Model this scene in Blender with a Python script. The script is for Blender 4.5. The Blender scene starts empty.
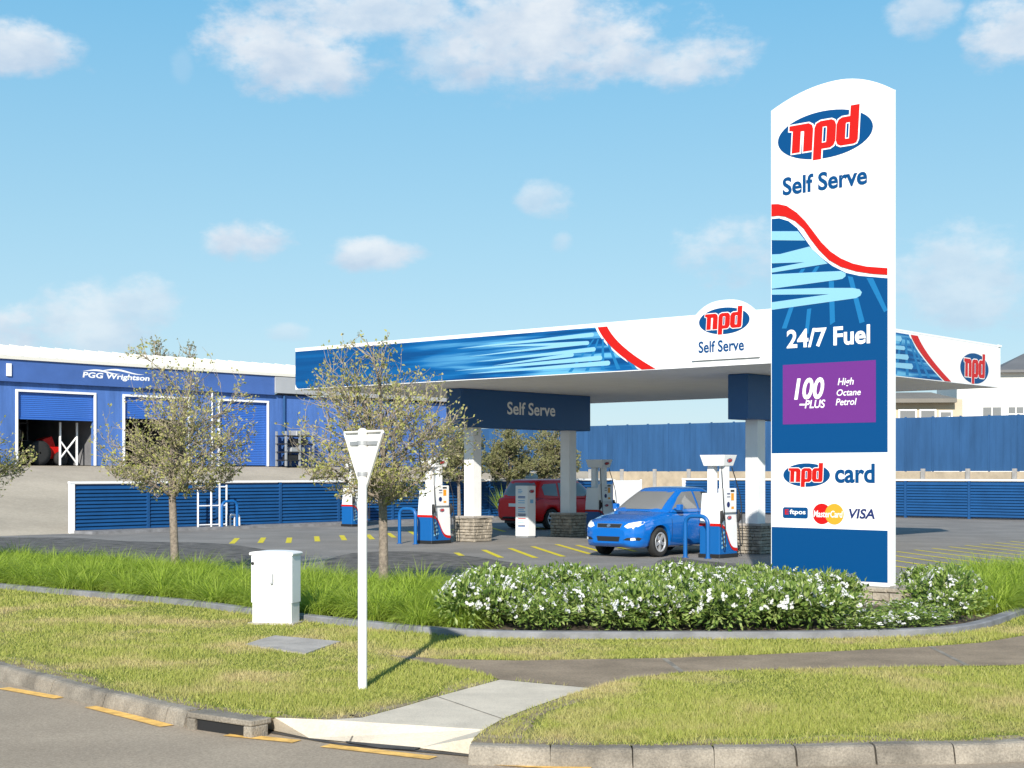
import bpy, bmesh, math, random
import numpy as np
from mathutils import Vector, Matrix
from mathutils.bvhtree import BVHTree
from mathutils.geometry import tessellate_polygon

scene = bpy.context.scene
COL = scene.collection
PI = math.pi
R = math.radians

# ------------------------------------------------------------------ camera
F, HY, EYE = 1468.0, 472.0, 2.1
cam = bpy.data.cameras.new('camera')
cam.sensor_width = 36.0
cam.lens = 36.0 * F / 1024
cam.shift_y = (HY - 384) / 1024
cam.clip_start, cam.clip_end = 0.1, 6000
camo = bpy.data.objects.new('camera', cam)
COL.objects.link(camo)
camo.location = (0, 0, EYE)
camo.rotation_euler = (PI / 2, 0, 0)
scene.camera = camo

# ------------------------------------------------------------------ light
SUN_EL, SHX, SHY = R(27.5), 0.13, 1.0
sd = Vector((SHX, SHY, 0)).normalized() * math.cos(SUN_EL) + Vector((0, 0, -math.sin(SUN_EL)))
sun = bpy.data.lights.new('sun', 'SUN')
sun.energy = 3.8
sun.angle = R(0.5)
sun.color = (1.0, 0.94, 0.84)
suno = bpy.data.objects.new('sun', sun)
COL.objects.link(suno)
suno.location = (-4, -30, 30)
suno.rotation_euler = sd.to_track_quat('-Z', 'Y').to_euler()

scene.view_settings.view_transform = 'Standard'
scene.view_settings.look = 'None'
scene.view_settings.gamma = 1
scene.view_settings.use_curve_mapping = False
scene.view_settings.exposure = 0.85
scene.cycles.max_bounces = 6
scene.cycles.diffuse_bounces = 3
scene.cycles.transparent_max_bounces = 6
scene.cycles.use_denoising = True

W = bpy.data.worlds.new('World')
scene.world = W
W.use_nodes = True
nt = W.node_tree
nt.nodes.clear()


def wn(t, **kw):
    n = nt.nodes.new(t)
    for k, v in kw.items():
        setattr(n, k, v)
    return n


def wmath(op, a, b=None, c=None, clamp=False):
    n = wn('ShaderNodeMath', operation=op, use_clamp=clamp)
    for i, v in enumerate((a, b, c)):
        if v is None:
            continue
        if isinstance(v, (int, float)):
            n.inputs[i].default_value = v
        else:
            nt.links.new(v, n.inputs[i])
    return n.outputs[0]


sky = wn('ShaderNodeTexSky', sky_type='NISHITA')
sky.sun_disc = False
sky.sun_elevation = SUN_EL
sky.sun_rotation = math.atan2(-SHX, -SHY)
sky.air_density, sky.dust_density, sky.ozone_density = 1.0, 0.3, 2.0
hs = wn('ShaderNodeHueSaturation')
hs.inputs['Hue'].default_value = 0.488
hs.inputs['Saturation'].default_value = 1.12
hs.inputs['Value'].default_value = 0.92
nt.links.new(sky.outputs[0], hs.inputs['Color'])
tc = wn('ShaderNodeTexCoord')
sep = wn('ShaderNodeSeparateXYZ')
nt.links.new(tc.outputs['Generated'], sep.inputs[0])
az = wmath('ARCTAN2', sep.outputs[0], sep.outputs[1])
el = wmath('ARCSINE', sep.outputs[2])
comb = wn('ShaderNodeCombineXYZ')
nt.links.new(az, comb.inputs[0])
nt.links.new(wmath('MULTIPLY', el, 1.6), comb.inputs[1])


def wnoise(scale, detail, rough):
    n = wn('ShaderNodeTexNoise')
    n.inputs['Scale'].default_value = scale
    n.inputs['Detail'].default_value = detail
    n.inputs['Roughness'].default_value = rough
    nt.links.new(comb.outputs[0], n.inputs['Vector'])
    return n.outputs['Fac']


nA, nB = wnoise(16, 6, 0.55), wnoise(48, 5, 0.6)
pert = wmath('ADD', wmath('MULTIPLY', wmath('SUBTRACT', nA, 0.5), 3.0), wmath('MULTIPLY', wmath('SUBTRACT', nB, 0.5), 1.9))
# clouds: azimuth / elevation of the centre, radii, opacity (all directions in the sky)
CL = [(300, 52, 100, 42, 1.0), (430, 14, 215, 34, .9), (560, 40, 160, 46, 1.0), (660, 62, 90, 30, .95),
      (500, 30, 180, 60, .75), (22, 45, 62, 27, .95), (245, 240, 48, 22, .95), (374, 254, 48, 18, .9), (545, 200, 30, 22, .6),
      (562, 243, 13, 12, .4), (925, 14, 34, 28, .7), (1003, 34, 44, 32, .95), (738, 256, 62, 38, .65),
      (965, 280, 100, 52, .6), (12, 332, 40, 30, .9), (85, 325, 75, 38, .7), (145, 306, 42, 28, .6), (182, 66, 12, 18, .14),
      (286, 332, 24, 10, .4), (-300, 120, 190, 70, .8), (1400, 160, 200, 60, .8), (1500, 330, 220, 60, .6), (-250, 330, 200, 50, .7)]
acc = num = den = None
for (cx, cy, rx, ry, op) in CL:
    a0 = math.atan((cx - 512) / F)
    e0 = math.atan((HY - cy) / F * math.cos(a0))
    dx = wmath('DIVIDE', wmath('SUBTRACT', az, a0), rx / F)
    dy = wmath('DIVIDE', wmath('SUBTRACT', el, e0), ry / F)
    r2 = wmath('ADD', wmath('MULTIPLY', dx, dx), wmath('MULTIPLY', dy, dy))
    v = wmath('SUBTRACT', 1.0, r2)
    v = wmath('ADD', v, pert)
    m = wn('ShaderNodeMapRange', interpolation_type='SMOOTHSTEP')
    m.inputs[1].default_value, m.inputs[2].default_value = -0.2, 1.0
    m.inputs[3].default_value, m.inputs[4].default_value = 0.0, op
    nt.links.new(v, m.inputs[0])
    # kill the noise far from the centre
    k = wmath('MULTIPLY', m.outputs[0], wmath('SUBTRACT', 1.9, wmath('MULTIPLY', r2, 0.75), clamp=True))
    acc = k if acc is None else wmath('MAXIMUM', acc, k)
    kd = wmath('MULTIPLY', k, dy)
    num = kd if num is None else wmath('ADD', num, kd)
    den = k if den is None else wmath('ADD', den, k)
nC = wnoise(30, 5, 0.55)
cr = wn('ShaderNodeMix', data_type='RGBA')
cr.inputs['A'].default_value = (2.7, 3.25, 3.95, 1)
cr.inputs['B'].default_value = (4.2, 4.4, 4.6, 1)
mr = wn('ShaderNodeMapRange')
mr.inputs[1].default_value, mr.inputs[2].default_value = 0.35, 0.68
nt.links.new(nC, mr.inputs[0])
shade = wmath('DIVIDE', num, wmath('MAXIMUM', den, 0.01))
sf = wmath('ADD', wmath('MULTIPLY', shade, 0.55), wmath('MULTIPLY_ADD', mr.outputs[0], 0.7, 0.22), clamp=True)
nt.links.new(sf, cr.inputs['Factor'])
mx = wn('ShaderNodeMix', data_type='RGBA')
nt.links.new(wmath('MULTIPLY', acc, 0.92), mx.inputs['Factor'])
hz = wn('ShaderNodeMapRange', interpolation_type='SMOOTHSTEP')     # humid coastal air low over the horizon
hz.inputs[1].default_value, hz.inputs[2].default_value = 0.15, 0.95
hz.inputs[3].default_value, hz.inputs[4].default_value = 0.88, 0.0
nt.links.new(el, hz.inputs[0])
ramp_ = wn('ShaderNodeValToRGB')
re_ = ramp_.color_ramp.elements
re_[0].position, re_[0].color = 0.0, (.305, .41, .475, 1)
re_[1].position, re_[1].color = 0.33, (.085, .262, .415, 1)
q_ = re_.new(0.16)
q_.color = (.20, .35, .45, 1)
nt.links.new(el, ramp_.inputs[0])
rv = wn('ShaderNodeVectorMath', operation='SCALE')
rv.inputs['Scale'].default_value = 8.7
nt.links.new(ramp_.outputs[0], rv.inputs[0])
hm = wn('ShaderNodeMix', data_type='RGBA')
nt.links.new(rv.outputs[0], hm.inputs['B'])
nt.links.new(hz.outputs[0], hm.inputs['Factor'])
nt.links.new(hs.outputs[0], hm.inputs['A'])
nt.links.new(hm.outputs['Result'], mx.inputs['A'])
nt.links.new(cr.outputs['Result'], mx.inputs['B'])
bg = wn('ShaderNodeBackground')
bg.inputs['Strength'].default_value = 0.115
nt.links.new(mx.outputs['Result'], bg.inputs['Color'])
wo = wn('ShaderNodeOutputWorld')
nt.links.new(bg.outputs[0], wo.inputs[0])


# ------------------------------------------------------------------ maths helpers
def G(px, py, z=0.0):
    d = F * (EYE - z) / (py - HY)
    return Vector(((px - 512) / F * d, d, z))


K = Vector((5.97, 33.7, 0))
AX, BX = Vector((.756, -.655, 0)).normalized(), Vector((.655, .756, 0)).normalized()   # site x, site y
ROT = math.atan2(AX.y, AX.x)


def S(x, y, z=0.0):
    return K + AX * x + BX * y + Vector((0, 0, z))


def site_of(p):
    d = Vector((p[0] - K.x, p[1] - K.y, 0))
    return d.dot(AX), d.dot(BX)


def pmap(px, py, P0, D):
    m = (px - 512) / F
    s = (m * P0.y - P0.x) / (D.x - m * D.y)
    d = P0.y + s * D.y
    return s, EYE + (HY - py) / F * d


def catmull(pts, n=8):
    out = []
    P = [Vector((p[0], p[1], 0)) for p in pts]
    for i in range(len(P) - 1):
        p0, p1, p2, p3 = P[max(i - 1, 0)], P[i], P[i + 1], P[min(i + 2, len(P) - 1)]
        for k in range(n):
            t = k / n
            out.append(0.5 * ((2 * p1) + (p2 - p0) * t + (2 * p0 - 5 * p1 + 4 * p2 - p3) * t * t + (3 * p1 - p0 - 3 * p2 + p3) * t ** 3))
    out.append(P[-1])
    return out


def inpoly(x, y, poly):
    """numpy point-in-polygon"""
    c = np.zeros(len(x), bool)
    n = len(poly)
    for i in range(n):
        x1, y1 = poly[i][0], poly[i][1]
        x2, y2 = poly[i - 1][0], poly[i - 1][1]
        if y1 == y2:
            continue
        cond = ((y1 > y) != (y2 > y)) & (x < (x2 - x1) * (y - y1) / (y2 - y1) + x1)
        c ^= cond
    return c


# ------------------------------------------------------------------ mesh builder
class MB:
    def __init__(s):
        s.v, s.f, s.m, s.sm = [], [], [], []

    def add(s, v, f, mi=0, smooth=False):
        o = len(s.v)
        s.v += [tuple(p) for p in v]
        for q in f:
            s.f.append(tuple(i + o for i in q))
            s.m.append(mi)
            s.sm.append(smooth)
        return s

    def box(s, x0, x1, y0, y1, z0, z1, mi=0, M=None):
        v = [Vector(p) for p in ((x0, y0, z0), (x1, y0, z0), (x1, y1, z0), (x0, y1, z0), (x0, y0, z1), (x1, y0, z1), (x1, y1, z1), (x0, y1, z1))]
        if M:
            v = [M @ p for p in v]
        return s.add(v, [(0, 3, 2, 1), (4, 5, 6, 7), (0, 1, 5, 4), (1, 2, 6, 5), (2, 3, 7, 6), (3, 0, 4, 7)], mi)

    def frustum(s, b, t, z0, z1, mi=0):
        """b, t = (x0,x1,y0,y1) at bottom and top"""
        v = [(b[0], b[2], z0), (b[1], b[2], z0), (b[1], b[3], z0), (b[0], b[3], z0), (t[0], t[2], z1), (t[1], t[2], z1), (t[1], t[3], z1), (t[0], t[3], z1)]
        return s.add(v, [(0, 3, 2, 1), (4, 5, 6, 7), (0, 1, 5, 4), (1, 2, 6, 5), (2, 3, 7, 6), (3, 0, 4, 7)], mi)

    def rbox(s, x0, x1, y0, y1, z0, z1, r=0.03, mi=0, seg=3):
        """box with rounded vertical edges and a small top chamfer"""
        pts = []
        for (cx, cy, a) in ((x1 - r, y1 - r, 0), (x0 + r, y1 - r, 90), (x0 + r, y0 + r, 180), (x1 - r, y0 + r, 270)):
            for k in range(seg + 1):
                t = R(a + 90 * k / seg)
                pts.append((cx + r * math.cos(t), cy + r * math.sin(t)))
        cx, cy = (x0 + x1) / 2, (y0 + y1) / 2
        c = r * .5
        fx, fy = 1 - 2 * c / (x1 - x0), 1 - 2 * c / (y1 - y0)
        lv = [(z0, 1, 1), (z1 - c, 1, 1), (z1, fx, fy)]
        n = len(pts)
        v = [(cx + (p[0] - cx) * a, cy + (p[1] - cy) * b, z) for (z, a, b) in lv for p in pts]
        f = [(l * n + i, l * n + (i + 1) % n, (l + 1) * n + (i + 1) % n, (l + 1) * n + i) for l in range(2) for i in range(n)]
        f.append(tuple(2 * n + i for i in range(n)))
        f.append(tuple(reversed(range(n))))
        return s.add(v, f, mi)

    def tube(s, path, rad, n=8, mi=0, smooth=True, cap=True):
        P = [Vector(p) for p in path]
        if isinstance(rad, (int, float)):
            rad = [rad] * len(P)
        rings = []
        up = None
        for i, p in enumerate(P):
            t = (P[min(i + 1, len(P) - 1)] - P[max(i - 1, 0)])
            if t.length < 1e-9:
                t = Vector((0, 0, 1))
            t.normalize()
            if up is None:
                up = Vector((0, 0, 1)) if abs(t.z) < .9 else Vector((1, 0, 0))
            x = t.cross(up)
            if x.length < 1e-6:
                x = t.orthogonal()
            x.normalize()
            y = x.cross(t).normalized()
            up = y
            rings.append([p + (x * math.cos(2 * PI * k / n) + y * math.sin(2 * PI * k / n)) * rad[i] for k in range(n)])
        v = [q for r in rings for q in r]
        f = [(i * n + k, i * n + (k + 1) % n, (i + 1) * n + (k + 1) % n, (i + 1) * n + k) for i in range(len(P) - 1) for k in range(n)]
        s.add(v, f, mi, smooth)
        if cap:
            s.add(rings[0], [tuple(reversed(range(n)))], mi)
            s.add(rings[-1], [tuple(range(n))], mi)
        return s

    def lathe(s, prof, n=24, M=None, mi=0, smooth=True):
        """prof = [(r, h)], spun round local z"""
        v = []
        for (r, h) in prof:
            for k in range(n):
                p = Vector((r * math.cos(2 * PI * k / n), r * math.sin(2 * PI * k / n), h))
                v.append(M @ p if M else p)
        f = [(i * n + k, i * n + (k + 1) % n, (i + 1) * n + (k + 1) % n, (i + 1) * n + k) for i in range(len(prof) - 1) for k in range(n)]
        s.add(v, f, mi, smooth)
        return s

    def poly(s, pts, fr, off=0.0, mi=0, holes=()):
        """flat sheet of a 2-D polygon laid in the frame fr"""
        loops = [[Vector((p[0], p[1], 0)) for p in pts]] + [[Vector((p[0], p[1], 0)) for p in h] for h in holes]
        tris = tessellate_polygon(loops)
        flat = [p for l in loops for p in l]
        v = [fr(p.x, p.y, off) for p in flat]
        ff = []
        for t in tris:
            a, b, c = (flat[i] for i in t)
            ar = (b.x - a.x) * (c.y - a.y) - (b.y - a.y) * (c.x - a.x)
            if abs(ar) < 1e-12:
                continue
            ff.append(tuple(t) if ar > 0 else tuple(reversed(t)))
        return s.add(v, ff, mi)

    def prism(s, pts, fr, o0, o1, mi=0):
        """extruded 2-D polygon (counter-clockwise), from offset o0 (back) to o1 (front)"""
        s.poly(pts, fr, o1, mi)
        n = len(pts)
        loops = [Vector((p[0], p[1], 0)) for p in pts]
        v = [fr(p.x, p.y, o0) for p in loops] + [fr(p.x, p.y, o1) for p in loops]
        ar = sum(pts[i][0] * pts[(i + 1) % n][1] - pts[(i + 1) % n][0] * pts[i][1] for i in range(n))
        q = [(i, (i + 1) % n, n + (i + 1) % n, n + i) for i in range(n)]
        if ar < 0:
            q = [tuple(reversed(t)) for t in q]
        s.add(v, q, mi)
        tris = tessellate_polygon([loops])
        ff = []
        for t in tris:
            a, b, c = (loops[i] for i in t)
            ar = (b.x - a.x) * (c.y - a.y) - (b.y - a.y) * (c.x - a.x)
            if abs(ar) > 1e-12:
                ff.append(tuple(t) if ar < 0 else tuple(reversed(t)))
        s.add([fr(p.x, p.y, o0) for p in loops], ff, mi)
        return s

    def build(s, name, mats, parent=None, bevel=0):
        me = bpy.data.meshes.new(name)
        me.from_pydata(s.v, [], s.f)
        if not isinstance(mats, (list, tuple)):
            mats = [mats]
        for m in mats:
            me.materials.append(m)
        me.polygons.foreach_set('material_index', s.m)
        me.polygons.foreach_set('use_smooth', s.sm)
        me.update()
        o = bpy.data.objects.new(name, me)
        COL.objects.link(o)
        if parent:
            o.parent = parent
        if bevel:
            b = o.modifiers.new('bevel', 'BEVEL')
            b.width, b.segments, b.limit_method, b.angle_limit = bevel, 2, 'ANGLE', R(40)
        return o


def Fr(o, r, u):
    o, r, u = Vector(o), Vector(r), Vector(u)
    n = r.cross(u)
    return lambda x, y, k=0.0: o + r * x + u * y + n * k


def FRONT(o):      # faces local -y, right = +x
    return Fr(o, (1, 0, 0), (0, 0, 1))


def SIDE(o):       # faces local +x, right = +y
    return Fr(o, (0, 1, 0), (0, 0, 1))


def thing(name, label, cat, loc=(0, 0, 0), rz=0.0, group=None):
    o = bpy.data.objects.new(name, None)
    o.empty_display_size = .2
    COL.objects.link(o)
    o.location = loc
    o.rotation_euler = (0, 0, rz)
    return tag(o, label, cat, group)


def tag(o, label, cat, group=None):
    o['label'], o['category'] = label, cat
    if group:
        o['group'] = group
    return o


def struct(o):
    o['kind'] = 'structure'
    return o


def stuff(o, label=None, cat=None):
    o['kind'] = 'stuff'
    if label:
        o['label'], o['category'] = label, cat
    return o


def dup(root, loc, rz, label=None, group=None, scale=None):
    r = root.copy()
    COL.objects.link(r)
    r.location = loc
    r.rotation_euler = (0, 0, rz)
    if scale is not None:
        r.scale = (scale,) * 3 if isinstance(scale, (int, float)) else scale
    if label:
        r['label'] = label
    if group:
        r['group'] = group
    for ch in list(root.children):
        c = ch.copy()
        COL.objects.link(c)
        c.parent = r
        for g in list(ch.children):
            d = g.copy()
            COL.objects.link(d)
            d.parent = c
    return r


# ------------------------------------------------------------------ materials
def mat(name, col, rough=.6, metal=0.0, var=0.0, scale=3.0, bump=0.0, bscale=60.0, spec=.5, col2=None, lo=.35, hi=.65, coat=0.0, stretch=None, fine=0.0, fscale=90.0):
    m = bpy.data.materials.new(name)
    m.use_nodes = True
    t = m.node_tree
    b = t.nodes['Principled BSDF']
    b.inputs['Roughness'].default_value = rough
    b.inputs['Metallic'].default_value = metal
    b.inputs['Specular IOR Level'].default_value = spec
    b.inputs['Coat Weight'].default_value = coat
    b.inputs['Base Color'].default_value = (*col, 1)
    tcn = t.nodes.new('ShaderNodeTexCoord')
    vec = tcn.outputs['Object']
    if stretch:
        mp = t.nodes.new('ShaderNodeMapping')
        mp.inputs['Scale'].default_value = stretch
        t.links.new(vec, mp.inputs['Vector'])
        vec = mp.outputs[0]
    if var or col2:
        n = t.nodes.new('ShaderNodeTexNoise')
        n.inputs['Scale'].default_value = scale
        n.inputs['Detail'].default_value = 6
        n.inputs['Roughness'].default_value = .62
        t.links.new(vec, n.inputs['Vector'])
        rmp = t.nodes.new('ShaderNodeMapRange')
        rmp.inputs[1].default_value, rmp.inputs[2].default_value = lo, hi
        t.links.new(n.outputs['Fac'], rmp.inputs[0])
        x = t.nodes.new('ShaderNodeMix')
        x.data_type = 'RGBA'
        a = tuple(c * (1 - var) for c in col)
        c2 = col2 if col2 else tuple(c * (1 + var) for c in col)
        x.inputs['A'].default_value = (*a, 1)
        x.inputs['B'].default_value = (*c2, 1)
        t.links.new(rmp.outputs[0], x.inputs['Factor'])
        out = x.outputs['Result']
        if fine:
            n3 = t.nodes.new('ShaderNodeTexNoise')
            n3.inputs['Scale'].default_value = fscale
            n3.inputs['Detail'].default_value = 4
            n3.inputs['Roughness'].default_value = .7
            t.links.new(vec, n3.inputs['Vector'])
            r3 = t.nodes.new('ShaderNodeMapRange')
            r3.inputs[1].default_value, r3.inputs[2].default_value = .3, .7
            r3.inputs[3].default_value, r3.inputs[4].default_value = 1 - fine, 1 + fine
            t.links.new(n3.outputs['Fac'], r3.inputs[0])
            sc3 = t.nodes.new('ShaderNodeVectorMath')
            sc3.operation = 'SCALE'
            t.links.new(out, sc3.inputs[0])
            t.links.new(r3.outputs[0], sc3.inputs['Scale'])
            out = sc3.outputs[0]
        t.links.new(out, b.inputs['Base Color'])
    if bump:
        n2 = t.nodes.new('ShaderNodeTexNoise')
        n2.inputs['Scale'].default_value = bscale
        n2.inputs['Detail'].default_value = 5
        t.links.new(vec, n2.inputs['Vector'])
        bp = t.nodes.new('ShaderNodeBump')
        bp.inputs['Strength'].default_value = bump
        bp.inputs['Distance'].default_value = .02
        t.links.new(n2.outputs['Fac'], bp.inputs['Height'])
        t.links.new(bp.outputs[0], b.inputs['Normal'])
    return m


def leafmat(name, cols, rough=.55, trans=.3, patch=None, pscale=.5):
    """colour varies leaf by leaf; optional world-space patches"""
    m = bpy.data.materials.new(name)
    m.use_nodes = True
    t = m.node_tree
    b = t.nodes['Principled BSDF']
    b.inputs['Roughness'].default_value = rough
    b.inputs['Specular IOR Level'].default_value = .25
    g = t.nodes.new('ShaderNodeNewGeometry')
    cr = t.nodes.new('ShaderNodeValToRGB')
    e = cr.color_ramp.elements
    e[0].position, e[0].color = 0, (*cols[0], 1)
    e[1].position, e[1].color = 1, (*cols[-1], 1)
    for i, c in enumerate(cols[1:-1]):
        q = e.new((i + 1) / (len(cols) - 1))
        q.color = (*c, 1)
    t.links.new(g.outputs['Random Per Island'], cr.inputs[0])
    out = cr.outputs[0]
    if patch:
        tcn = t.nodes.new('ShaderNodeTexCoord')
        n = t.nodes.new('ShaderNodeTexNoise')
        n.inputs['Scale'].default_value = pscale
        n.inputs['Detail'].default_value = 5
        n.inputs['Roughness'].default_value = .65
        t.links.new(tcn.outputs['Object'], n.inputs['Vector'])
        r_ = t.nodes.new('ShaderNodeMapRange')
        r_.inputs[1].default_value, r_.inputs[2].default_value = .48, .66
        t.links.new(n.outputs['Fac'], r_.inputs[0])
        x = t.nodes.new('ShaderNodeMix')
        x.data_type = 'RGBA'
        x.inputs['B'].default_value = (*patch, 1)
        t.links.new(r_.outputs[0], x.inputs['Factor'])
        t.links.new(out, x.inputs['A'])
        out = x.outputs['Result']
    t.links.new(out, b.inputs['Base Color'])
    if trans:
        tr = t.nodes.new('ShaderNodeBsdfTranslucent')
        t.links.new(out, tr.inputs['Color'])
        ms = t.nodes.new('ShaderNodeMixShader')
        ms.inputs[0].default_value = trans
        t.links.new(b.outputs[0], ms.inputs[1])
        t.links.new(tr.outputs[0], ms.inputs[2])
        t.links.new(ms.outputs[0], t.nodes['Material Output'].inputs[0])
    return m


def streakmat(name, axis, x_from, x_to):
    """printed blue banner artwork: long pale streaks that thicken toward one end"""
    m = bpy.data.materials.new(name)
    m.use_nodes = True
    t = m.node_tree
    b = t.nodes['Principled BSDF']
    b.inputs['Roughness'].default_value = .4
    b.inputs['Specular IOR Level'].default_value = .2
    tcn = t.nodes.new('ShaderNodeTexCoord')
    mp = t.nodes.new('ShaderNodeMapping')
    sc = [.16, .16, 3.2]
    mp.inputs['Scale'].default_value = sc
    t.links.new(tcn.outputs['Object'], mp.inputs['Vector'])
    n = t.nodes.new('ShaderNodeTexNoise')
    n.inputs['Scale'].default_value = 1.6
    n.inputs['Detail'].default_value = 3
    n.inputs['Distortion'].default_value = .3
    t.links.new(mp.outputs[0], n.inputs['Vector'])
    sp = t.nodes.new('ShaderNodeSeparateXYZ')
    t.links.new(tcn.outputs['Object'], sp.inputs[0])
    r1 = t.nodes.new('ShaderNodeMapRange')
    r1.inputs[1].default_value, r1.inputs[2].default_value = x_from, x_to
    t.links.new(sp.outputs[axis], r1.inputs[0])
    r2 = t.nodes.new('ShaderNodeMapRange')
    r2.inputs[1].default_value, r2.inputs[2].default_value = .42, .66
    t.links.new(n.outputs['Fac'], r2.inputs[0])
    mm = t.nodes.new('ShaderNodeMath')
    mm.operation = 'MULTIPLY'
    t.links.new(r1.outputs[0], mm.inputs[0])
    t.links.new(r2.outputs[0], mm.inputs[1])
    cr = t.nodes.new('ShaderNodeValToRGB')
    e = cr.color_ramp.elements
    e[0].color = (.001, .055, .19, 1)
    e[1].color = (.11, .36, .57, 1)
    q = e.new(.35)
    q.color = (.003, .105, .31, 1)
    # base streaks, everywhere a bit
    ad = t.nodes.new('ShaderNodeMath')
    ad.operation = 'MULTIPLY_ADD'
    t.links.new(r2.outputs[0], ad.inputs[0])
    ad.inputs[1].default_value = .22
    t.links.new(mm.outputs[0], ad.inputs[2])
    t.links.new(ad.outputs[0], cr.inputs[0])
    t.links.new(cr.outputs[0], b.inputs['Base Color'])
    return m


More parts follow.
